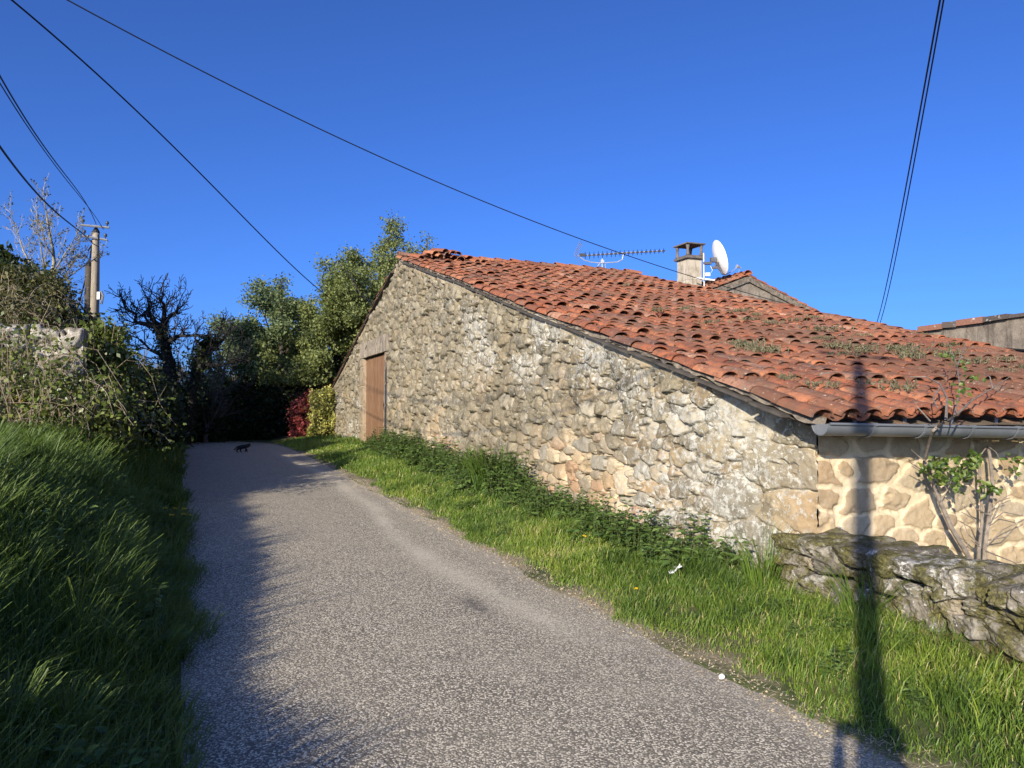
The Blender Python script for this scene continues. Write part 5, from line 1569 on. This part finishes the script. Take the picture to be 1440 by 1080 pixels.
# dead forked tree and bare trees
def dead_tree():
    rr = np.random.default_rng(3); Y0 = 23.5
    b = gxy(246, Y0); root = empty('dead_tree', b); tag(root, 'dead forked tree with a dark ivied trunk and bare crooked limbs', 'tree')
    def A(pts, dy0, dy1): return np.array([at(px, py, Y0 + dy0 + (dy1 - dy0) * i / (len(pts) - 1)) for i, (px, py) in enumerate(pts)])
    mb = MB(); cr = MB()
    main = A([(246, 640), (245, 590), (243, 550), (238, 515), (232, 485), (227, 462)], 0, 0)
    mb.tube(main, [.27, .23, .20, .18, .15, .12], 9)
    ivy = A([(258, 640), (266, 580), (274, 535), (284, 500), (291, 483), (297, 477)], .5, .2)
    mb.tube(ivy, [.19, .17, .15, .13, .10, .05], 8)
    limbs = [([(231, 482), (218, 462), (205, 455), (194, 451), (184, 441), (178, 432), (175, 423)], .11, -.6), ([(227, 463), (219, 452), (212, 442), (207, 431), (204, 418)], .09, .4), ([(227, 462), (228, 446), (226, 432), (230, 420)], .08, -.3),
             ([(229, 468), (236, 452), (243, 440), (252, 434)], .08, .6), ([(234, 492), (243, 478), (254, 472), (266, 470), (279, 472)], .09, -.8), ([(238, 512), (222, 498), (208, 492), (196, 480)], .07, .8), ([(286, 498), (300, 488), (314, 478), (322, 466)], .07, .5), ([(280, 515), (294, 510), (312, 512), (330, 505)], .06, -.4), ([(240, 525), (226, 520), (206, 522)], .05, -.5)]
    tubes = []; tips = []
    for pts, r, dy in limbs:
        P = A(pts, 0, dy); P[1:] += rr.normal(0, .05, (len(P) - 1, 3)); cr.tube(P, np.linspace(r, .025, len(P)), 6, cap=False)
        prm = dict(wob=.2, up=.05, taper=.4, nb=[3, 3, 2], start=[.2, .2, .2], ang=[.8, .8, .7], len=[.6, .6, .6], rk=.6, lead=False)
        for k in range(1, len(P)):
            for q in range(3):
                d = P[k] - P[k - 1]; d = d / np.linalg.norm(d) + rr.normal(0, .6, 3); d[2] += .25; d /= np.linalg.norm(d)
                grow_tree(tubes, tips, P[k - 1] * .5 + P[k] * .5, d, rr.uniform(.4, .95), .024, 0, 2, prm, rr)
    for P, rad, lev in tubes: cr.tube(P, np.maximum(rad, .009), 4, cap=False)
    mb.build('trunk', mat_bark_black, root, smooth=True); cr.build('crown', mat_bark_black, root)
    lfm = MB(); i = rr.integers(0, 6, 5200); f = rr.random(5200)[:, None]
    for src, n, w in ((main, 2200, .22), (ivy, 2800, .26)):
        k = rr.integers(0, len(src) - 1, n); f = rr.random(n)[:, None]; q = src[k] * (1 - f) + src[k + 1] * f
        q = q + rr.normal(0, w * .6, (n, 3)) * np.array([1, 1, .6]); lfm.cards(q, rand_dirs(n), rand_dirs(n, .6), rr.uniform(.06, .13, n), .07, rnd=rr.random(n))
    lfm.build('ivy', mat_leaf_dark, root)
dead_tree()
for px, Y, py, sd_, lb in [(268, 27, 440, 51, 'fine bare tree just right of the dead forked tree'), (312, 28, 448, 52, 'bare tree between the dead tree and the green trees'), (200, 28, 478, 53, 'low bare tree behind the left of the dead tree'),
                           (338, 30, 470, 54, 'smaller bare tree against the left green crown'), (290, 25.5, 505, 56, 'short twiggy bare tree low above the lane end')]:
    b = gxy(px, Y); tree('bare_tree', b, hto(px, py, Y, b), BARE, 4, sd_, lb, bark=mat_bark_hazy, r0=.10, minr=.006)
b = gxy(57, 17.5); tree('bare_tree', b, hto(60, 247, 17.5, b), dict(BARE, nb=[5, 4, 4, 3]), 4, 57, 'slender bare tree with budding twigs on the left bank', bark=mat_bark_grey, r0=.085, minr=.005,
    leaf=lf(mat_leaf_olive, 1500, .05, .03, .9))
b = gxy(95, 18.5); tree('bare_tree', b, hto(93, 352, 18.5, b), BARE, 3, 58, 'thin bare sapling beside the twin poles', bark=mat_bark_grey, r0=.035, minr=.005)
b = gxy(165, 18); tree('bare_tree', b, hto(165, 445, 18, b), BARE, 3, 59, 'sapling with pale young leaves right of the pole', bark=mat_bark_grey, r0=.03, minr=.005, leaf=lf(mat_leaf_olive, 700, .08, .05))
# evergreen at the left edge, plus an unseen one added to cast shade
CON = dict(trunk=.75, wob=.05, up=.0, taper=.3, nb=[16, 6, 4], start=[.1, .2, .2], ang=[1.25, .7, .6], len=[.36, .5, .5], rk=.4)
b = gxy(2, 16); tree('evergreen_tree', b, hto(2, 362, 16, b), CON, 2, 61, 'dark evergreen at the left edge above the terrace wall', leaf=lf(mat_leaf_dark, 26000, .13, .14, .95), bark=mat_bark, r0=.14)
for (x, y, h, sd_) in [(-15.6, 16.0, 5.0, 62)]:
    b = drop(x, y); tree('evergreen_tree', b, h, CON, 2, sd_, 'unseen dense evergreen added on the left bank to cast shade', group='unseen evergreens added for shade', leaf=lf(mat_leaf_dark, 16000, .24, .3, 1), bark=mat_bark, r0=.2)

# ---- shrubs
def shrub(name, base, w, d, h, n, L, mat, label, cat='shrub', group=None, seed=0, twigs=40, twmat=None, boxy=0.0, asp=.6, gaps=.5, rot=0.0, trmat=None):
    rr = np.random.default_rng(seed); root = empty(name, base); b = np.array(base)
    ca, sa = math.cos(rot), math.sin(rot)
    mbt = MB()
    for k in range(twigs):
        e = np.array([rr.normal(0, .32) * w * .5, rr.normal(0, .32) * d * .5, h * rr.uniform(.6, 1.08)])
        mid = e * np.array([.35, .35, .55]) + rr.normal(0, .06, 3) * w
        P = np.array([[e[0] * .12, e[1] * .12, -.1], mid, e]); P[:, :2] = np.stack([P[:, 0] * ca - P[:, 1] * sa, P[:, 0] * sa + P[:, 1] * ca], -1)
        mbt.tube(b + P, np.array([.02, .012, .004]) * min(1.5, h * .5), 4, cap=False)
    mbt.build('branches', twmat or mat_twig, root)
    # leaf clumps spread over the volume, denser to the outside
    nc = max(24, n // 90)
    a = rr.uniform(0, 6.28, nc); zz = rr.uniform(.02, 1, nc); rad = rr.uniform(.35, 1, nc) ** .5
    prof_ = (1 - boxy) * np.sqrt(np.clip(1 - ((zz - .35) / .66) ** 2, .04, 1)) + boxy
    ex = rr.uniform(.75, 1.12, nc)
    cx = np.cos(a); cy = np.sin(a)
    if boxy > .4:
        m_ = np.maximum(abs(cx), abs(cy)); cx = cx / m_ * .92; cy = cy / m_ * .92
    C = np.stack([cx * rad * prof_ * w / 2 * ex, cy * rad * prof_ * d / 2 * ex, zz * h * (.92 + .12 * rr.random(nc))], -1)
    cs = rr.uniform(.09, .2, nc) * min(w, h, 1.6) * .9
    i = rr.integers(0, nc, n)
    pos = C[i] + rr.normal(0, 1, (n, 3)) * cs[i][:, None] * .8
    pos[:, 2] = np.clip(pos[:, 2], -.02, h * 1.12)
    pos[:, :2] = np.stack([pos[:, 0] * ca - pos[:, 1] * sa, pos[:, 0] * sa + pos[:, 1] * ca], -1)
    tone = rr.random(nc)
    Lr = L * rr.uniform(.6, 1.35, n)
    mb = MB(); mb.cards(b + pos, rand_dirs(n, -.1), rand_dirs(n, .7), Lr, Lr * asp, rnd=np.clip(.55 * tone[i] + .5 * rr.random(n) - .03, 0, 1))
    mb.build('foliage', mat, root)
    return tag(root, label, cat, group)
mat_red = leafmat('red_photinia_leaf', [(0, (.13, .028, .030)), (.5, (.32, .060, .060)), (.85, (.46, .12, .09)), (1, (.24, .16, .06))], .25)
mat_var = leafmat('variegated_leaf', [(0, (.13, .15, .03)), (.4, (.32, .31, .07)), (.75, (.50, .46, .12)), (1, (.60, .55, .22))], .25)
b = gxy(427, 27.4); shrub('photinia_shrub', b, .8, .9, hto(427, 556, 27.4, b), 5200, .10, mat_red, 'dark red leafed clipped shrub beside the yellow one', seed=71, boxy=.8)
b = gxy(455.5, 26.6); shrub('variegated_shrub', b, .95, .9, hto(455, 549, 26.6, b), 7000, .09, mat_var, 'yellow variegated clipped shrub at the far end of the barn', seed=72, boxy=.85)
# hedge and undergrowth closing the view
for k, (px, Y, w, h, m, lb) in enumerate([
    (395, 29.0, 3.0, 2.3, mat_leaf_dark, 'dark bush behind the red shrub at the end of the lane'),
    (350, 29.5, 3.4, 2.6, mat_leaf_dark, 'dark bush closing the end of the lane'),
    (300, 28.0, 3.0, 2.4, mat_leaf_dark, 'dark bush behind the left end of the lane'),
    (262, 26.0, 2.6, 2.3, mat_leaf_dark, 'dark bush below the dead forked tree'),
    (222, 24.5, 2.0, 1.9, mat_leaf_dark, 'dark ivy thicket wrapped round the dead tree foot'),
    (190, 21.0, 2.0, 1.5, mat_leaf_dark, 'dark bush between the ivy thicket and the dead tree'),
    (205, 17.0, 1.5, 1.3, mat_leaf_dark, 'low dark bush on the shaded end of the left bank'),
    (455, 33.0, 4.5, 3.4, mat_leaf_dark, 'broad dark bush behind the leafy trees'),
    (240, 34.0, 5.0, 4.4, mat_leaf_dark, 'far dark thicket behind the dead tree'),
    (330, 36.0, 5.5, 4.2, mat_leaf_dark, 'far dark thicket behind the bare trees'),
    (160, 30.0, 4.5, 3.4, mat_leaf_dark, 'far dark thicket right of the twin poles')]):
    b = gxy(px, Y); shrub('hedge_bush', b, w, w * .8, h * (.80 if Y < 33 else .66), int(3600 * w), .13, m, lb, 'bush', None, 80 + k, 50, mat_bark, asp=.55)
for (px, Y, w, h, m, lb) in [
    (146, 10.9, 1.0, 1.75, mat_leaf_ivy, 'leafy green bramble bush at the right end of the terrace wall'),
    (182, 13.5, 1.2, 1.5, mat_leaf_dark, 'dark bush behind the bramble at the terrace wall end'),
    (122, 9.7, .8, .85, mat_leaf_ivy, 'low green bush spilling onto the grass below the terrace wall'),
    (118, 15.8, 1.5, .7, mat_leaf_ivy, 'ivy bush round the feet of the twin poles'),
    (72, 14.0, 1.6, .7, mat_leaf_olive, 'olive scrub bush along the top of the terrace wall'),
    (28, 13.4, 1.8, 1.0, mat_leaf_olive, 'taller olive scrub at the left end of the terrace wall top'),
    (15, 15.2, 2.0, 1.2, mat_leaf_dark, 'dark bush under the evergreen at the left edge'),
    (80, 16.2, 1.8, .8, mat_leaf_ivy, 'dark green bush below the slender bare tree')]:
    b = gxy(px, Y); shrub('scrub_bush', b, w, w, h, int(4200 * w), .085, m, lb, 'bush', None, int(px * 7 + Y), 60, mat_twig_pale, asp=.55)
# trailing bramble canes in front of the terrace wall
def brambles(name, px0, px1, Y, n, label, seed, leafm, nl=900, hmax=1.3, zlift=0.0):
    rr = np.random.default_rng(seed); root = empty(name, gxy((px0 + px1) / 2, Y)); mb = MB(); pos = []
    for k in range(n):
        b = gxy(rr.uniform(px0, px1), Y + rr.uniform(-.5, .35)); a = rr.uniform(0, 6.28); L = rr.uniform(.7, 1.9); hh = rr.uniform(.4, hmax)
        f = np.linspace(0, 1, 8)
        P = b + np.stack([np.cos(a) * L * f * .6, np.sin(a) * L * f * .28, zlift + hh * (np.sin(f * 2.6)) + 0 * f], -1) + rr.normal(0, .025, (8, 3))
        mb.tube(P, np.linspace(.006, .0025, 8), 4, cap=False); pos.append(P[2:])
        for q in range(3):
            c = P[rr.integers(2, 7)]; e = c + rr.normal(0, .18, 3); mb.tube([c, (c + e) / 2 + rr.normal(0, .03, 3), e], [.0032, .0025, .0015], 3, cap=False)
    mb.build('canes', mat_twig_pale, root)
    pos = np.concatenate(pos); i = rr.integers(0, len(pos), nl)
    mb = MB(); L = rr.uniform(.03, .085, nl); mb.cards(pos[i] + rr.normal(0, .09, (nl, 3)), rand_dirs(nl), rand_dirs(nl, .8), L, L * .6, rnd=rr.random(nl))
    mb.build('leaves', leafm, root); tag(root, label, 'brambles')
brambles('bramble', -25, 55, 9.25, 45, 'tangle of pale bramble canes over the left of the terrace wall', 5, mat_leaf_ivy, 2600, 1.5)
brambles('bramble', 45, 120, 9.5, 34, 'tangle of pale bramble canes before the terrace wall corner', 6, mat_leaf_ivy, 1900, 1.1)
brambles('bramble', 110, 165, 10.2, 26, 'dead bramble canes arching out of the leafy bush', 8, mat_leaf_ivy, 1800, 1.2)
brambles('bramble', -30, 90, 11.2, 40, 'dry tangled canes trailing over the top of the terrace wall', 9, mat_leaf_olive, 2200, .7)
# broom with yellow flowers
for (px, py, Y, lb) in [(25, 566, 10.9, 'left sprig of yellow broom flowers under the terrace wall'), (54, 590, 10.7, 'lower sprig of yellow broom flowers under the terrace wall')]:
    Y = Y - 1.3; q = at(px, py, Y); g0 = float(ground_z(q[0], q[1])); root = empty('broom_plant', [q[0], q[1], g0]); mb = MB(); mf = MB()
    for k in range(7):
        tp = q + rng.normal(0, .09, 3); mb.tube([[q[0], q[1], g0 - .05], (q + np.array([q[0], q[1], g0])) / 2 + rng.normal(0, .05, 3), tp], .004, 4, cap=False)
        mf.cards(tp + rng.normal(0, .035, (9, 3)), rand_dirs(9), rand_dirs(9), .035, .03)
    mb.build('stem', mat_stem, root); mf.build('blossom', mat_yel, root); tag(root, lb, 'broom')
for k in range(15):
    u = 1.2 + k * .42 + R.uniform(-.15, .15); hh = R.uniform(.40, .62) * (1.35 if k == 7 else 1)
    tuft('grass_tussock', gp(u, -1.45 + R.uniform(-.15, .15)), 90, hh, .12, mat_bank, 'tall rank grass tussock along the crest of the left bank', 'grass tuft', .006, 'grass tussocks on the crest of the left bank')
# straw-like plant in the shaded bank
tuft('dry_weed', gp(4.2, -1.2), 60, .5, .12, mat_twig_pale, 'pale dry weed stalks in the long grass of the left bank', 'weed', .006)

# ---- climbing rose on the front wall and over the gutter
def climber():
    TT = .12
    W = lambda px, py, t=TT: on_t(px, py, t)
    root = empty('climbing_shrub', W(1375, 790)); tag(root, 'leafy climbing shrub with grey stems growing up the front wall to the gutter', 'climbing shrub')
    mb = MB()
    mains = [([(1372, 800), (1356, 772), (1338, 742), (1322, 705), (1310, 672), (1300, 648)], .022),
             ([(1376, 800), (1377, 772), (1381, 735), (1380, 695), (1377, 650), (1372, 640)], .014),
             ([(1384, 800), (1385, 770), (1391, 725), (1396, 680), (1392, 640), (1389, 628)], .018)]
    for pts, r in mains:
        P = np.array([W(*q) for q in pts]); mb.tube(P, np.linspace(r, r * .65, len(P)), 7)
    tw = [[(1322, 705), (1332, 690), (1340, 672)], [(1300, 648), (1290, 640), (1282, 632)], [(1310, 672), (1298, 665), (1281, 655)], [(1389, 628), (1400, 635), (1415, 660)], [(1389, 628), (1378, 640), (1366, 650)],
          [(1384, 770), (1410, 745), (1440, 730)], [(1388, 760), (1415, 755), (1432, 735), (1446, 728)], [(1391, 735), (1412, 720), (1440, 726)], [(1378, 765), (1362, 752), (1355, 735), (1360, 728)], [(1380, 750), (1370, 730), (1352, 720)],
          [(1386, 750), (1400, 725), (1412, 700), (1430, 690)], [(1392, 720), (1404, 705), (1420, 700)], [(1380, 770), (1365, 760), (1358, 768)], [(1386, 775), (1425, 790), (1440, 800)], [(1340, 742), (1346, 755), (1358, 760)], [(1391, 725), (1372, 715), (1362, 700)]]
    for pts in tw:
        P = np.array([W(q[0] + R.uniform(-1, 1), q[1], TT - .03 * R.random()) for q in pts]); mb.tube(P, np.linspace(.006, .003, len(P)), 4, cap=False)
    # over the gutter and up the tiles
    b0 = on_t(1318, 600, -.16)
    up = [[b0, on_roof(1345, 583, .12), on_roof(1368, 562, .14), on_roof(1396, 546, .13), on_roof(1420, 530, .12)],
          [on_roof(1330, 592, .10), on_roof(1332, 560, .16), on_roof(1322, 540, .14), on_roof(1302, 530, .12), on_roof(1280, 530, .10)],
          [on_t(1308, 592, -.2), on_t(1300, 583, -.2), on_t(1288, 570, -.1)], [on_roof(1342, 585, .12), on_roof(1350, 545, .22), on_roof(1346, 515, .28), on_roof(1335, 485, .34)],
          [on_roof(1346, 515, .28), on_roof(1352, 500, .3), on_roof(1358, 480, .3)], [on_roof(1322, 545, .14), on_roof(1312, 560, .12), on_roof(1318, 575, .1)], [on_roof(1396, 546, .13), on_roof(1392, 530, .2), on_roof(1382, 525, .2)]]
    for k, P in enumerate(up): mb.tube(np.array(P), np.linspace(.010 if k < 2 else .006, .0035, len(P)), 5, cap=False)
    P = np.array([W(1300, 648), on_t(1306, 625, -.02), on_t(1312, 606, -.17), b0]); mb.tube(P, .010, 6)
    mb.build('stems', plain('grey_stem', (.20, .165, .13), .9, 0, .3, 20), root)
    mb = MB()
    def cl(cs, n, L, roof=False):
        pos = []
        for k in range(n):
            px, py, sx, sy = cs[R.randrange(len(cs))]
            a, b = px + R.gauss(0, sx), py + R.gauss(0, sy)
            pos.append(on_roof(a, b, .22 + .12 * R.random()) if roof else on_t(a, b, TT - .02 - .16 * R.random()))
        pos = np.array(pos); d = rand_dirs(n, -.5); d[:, 0] *= 1.0
        nn = np.tile([-.1, -.8, .5], (n, 1)) + rng.normal(0, .45, (n, 3))
        mb.leaves(pos, d, nn, L * rng.uniform(.6, 1.2, n), L * .72 * rng.uniform(.7, 1.1, n), .1, rnd=rng.random(n))
    cl([(1318, 650, 9, 6), (1335, 655, 10, 8), (1350, 645, 9, 7), (1355, 662, 8, 7), (1330, 672, 9, 7), (1345, 680, 7, 7), (1322, 668, 7, 6), (1372, 642, 6, 5), (1308, 655, 6, 5), (1365, 655, 6, 5)], 190, .058)
    cl([(1384, 682, 5, 5), (1394, 678, 6, 5), (1390, 690, 5, 4), (1399, 688, 4, 3)], 34, .055)
    cl([(1424, 643, 6, 4), (1432, 646, 5, 4), (1422, 662, 4, 4), (1440, 650, 4, 4)], 26, .055)
    cl([(1335, 480, 5, 6), (1330, 492, 6, 5), (1345, 510, 7, 7), (1355, 520, 8, 6), (1362, 530, 7, 6), (1350, 540, 6, 6), (1338, 502, 6, 6), (1356, 545, 6, 6), (1345, 560, 8, 6)], 55, .045, True)
    mb.build('leaves', leafmat('rose_leaf', [(0, (.03, .06, .010)), (.5, (.075, .13, .02)), (1, (.16, .20, .04))], .3, .4, .4), root)
climber()

# ---- plants on the roof
mat_sedum = leafmat('stonecrop', [(0, (.06, .058, .036)), (.5, (.11, .105, .06)), (.85, (.17, .155, .085)), (1, (.20, .11, .065))], .15)
def sedum_proto(seed):
    rr = np.random.default_rng(seed); root = empty('stonecrop'); mb = MB()
    for k in range(34):
        b = np.array([rr.normal(0, .10), rr.normal(0, .05), -.03]); h = rr.uniform(.008, .03)
        tp = b + np.array([rr.normal(0, .02), rr.normal(0, .02), h + .03]); mb.tube([b, tp], [.004, .003], 3, cap=False, rnd=.8)
        n = 9; f = rr.random(n)[:, None]; mb.cards(b + (tp - b) * f, rand_dirs(n, .5), rand_dirs(n), .022, .010, rnd=rr.random(n))
    mb.build('fleshy_leaves', mat_sedum, root); return root
sed = [sedum_proto(k) for k in range(4)]
for k, (px, py, s_) in enumerate([(1345, 345, 0), (1152, 462, 1.2), (1143, 445, .8), (1118, 449, .7), (1040, 436, .9), (1050, 448, .7), (1000, 435, .7), (925, 435, .9), (962, 433, .7), (1335, 485, .8), (1085, 452, .8), (1063, 442, .7),
                                  (1172, 485, 1.1), (1195, 487, 1.2), (1212, 492, 1.0), (1265, 493, 1.5), (1275, 500, 1.3), (1255, 488, 1.2), (1320, 495, 1.1), (1330, 500, 1.0), (1375, 507, 1.2), (1410, 505, 1.0), (1180, 497, .8), (1160, 475, .8),
                                  (1050, 485, 1.3), (1062, 490, 1.2), (1075, 492, 1.0), (1040, 482, 1.0), (1150, 540, .9), (1245, 540, 1.2), (1255, 545, 1.0), (1100, 530, .7), (1215, 470, .6), (995, 452, .8), (1395, 520, .9), (1300, 470, .6),
                                  (1430, 515, .9), (880, 400, .6), (766, 395, .5)]):
    if s_ == 0: continue
    q = on_roof(px, py, .03)
    place(sed, k % 4, q, R.random() * 6.28, s_ * 1.15, 'small grey-green stonecrop tuft growing between roof tiles', 'stonecrop', 'stonecrop tufts on the tile roof')
# loose tiles piled at the ridge
for k, (px, py, dz, a) in enumerate([(612, 357, .12, .3), (622, 354, .22, .1), (634, 359, .15, .5), (648, 361, .18, .2), (630, 352, .27, .25), (640, 353, .2, .1), (618, 350, .2, .4), (606, 353, .2, .15), (655, 360, .2, .2), (662, 365, .12, .4), (586, 361, .10, .2), (600, 356, .16, .0), (672, 368, .1, .3)]):
    V, F = tile_geo(.46, .10, .08, 0, 0, 9); V = V - np.array([0, .23, 0])
    mb = MB(); mb.add(V, F, 0, rnd=R.random())
    d = ray(px, py); tt = TA - .45 + .05 * (k % 3)
    p = on_t(px, py, tt); zz = max(p[2] - .06, float(zroof(tt)) + .03)
    o = mb.build('loose_clay_tile', mat_tile); o.location = Vector([float(p[0]), float(p[1]), zz])
    o.rotation_euler = (SL * .8 + .1 * R.random(), .1 * R.gauss(0, 1), TH + a + .2 * R.gauss(0, 1))
    tag(o, 'loose curved red tile in the pile near the gable peak', 'roof tile', 'loose tiles piled near the ridge')

# ================================================================== light and sky
w = bpy.data.worlds.new('World'); scene.world = w; w.use_nodes = True
nt = w.node_tree; bg = nt.nodes['Background']
sky = nt.nodes.new('ShaderNodeTexSky'); sky.sky_type = 'NISHITA'; sky.sun_disc = False
sky.sun_elevation = SUN_EL; sky.sun_rotation = math.pi + SUN_AZ
sky.altitude = 300; sky.air_density = .6; sky.dust_density = 2.5; sky.ozone_density = 10
hs = nt.nodes.new('ShaderNodeHueSaturation'); hs.inputs['Saturation'].default_value = 1.02; hs.inputs['Hue'].default_value = .506
nt.links.new(sky.outputs[0], hs.inputs['Color']); nt.links.new(hs.outputs[0], bg.inputs[0]); bg.inputs[1].default_value = SKY_STRENGTH
sun = bpy.data.lights.new('sun', 'SUN'); sun.energy = SUN_STRENGTH; sun.angle = math.radians(.5); sun.color = (1, .90, .74)
so = bpy.data.objects.new('sun', sun); COL.objects.link(so); so.location = (-5, -8, 12)
so.rotation_euler = Vector(LD).to_track_quat('-Z', 'Y').to_euler()
scene.view_settings.view_transform = 'Standard'; scene.view_settings.look = 'None'
scene.view_settings.exposure = EXPOSURE; scene.view_settings.gamma = 1; scene.view_settings.use_curve_mapping = False
scene.render.engine = 'CYCLES'
scene.cycles.max_bounces = 6; scene.cycles.diffuse_bounces = 3; scene.cycles.transparent_max_bounces = 4
scene.cycles.use_denoising = True
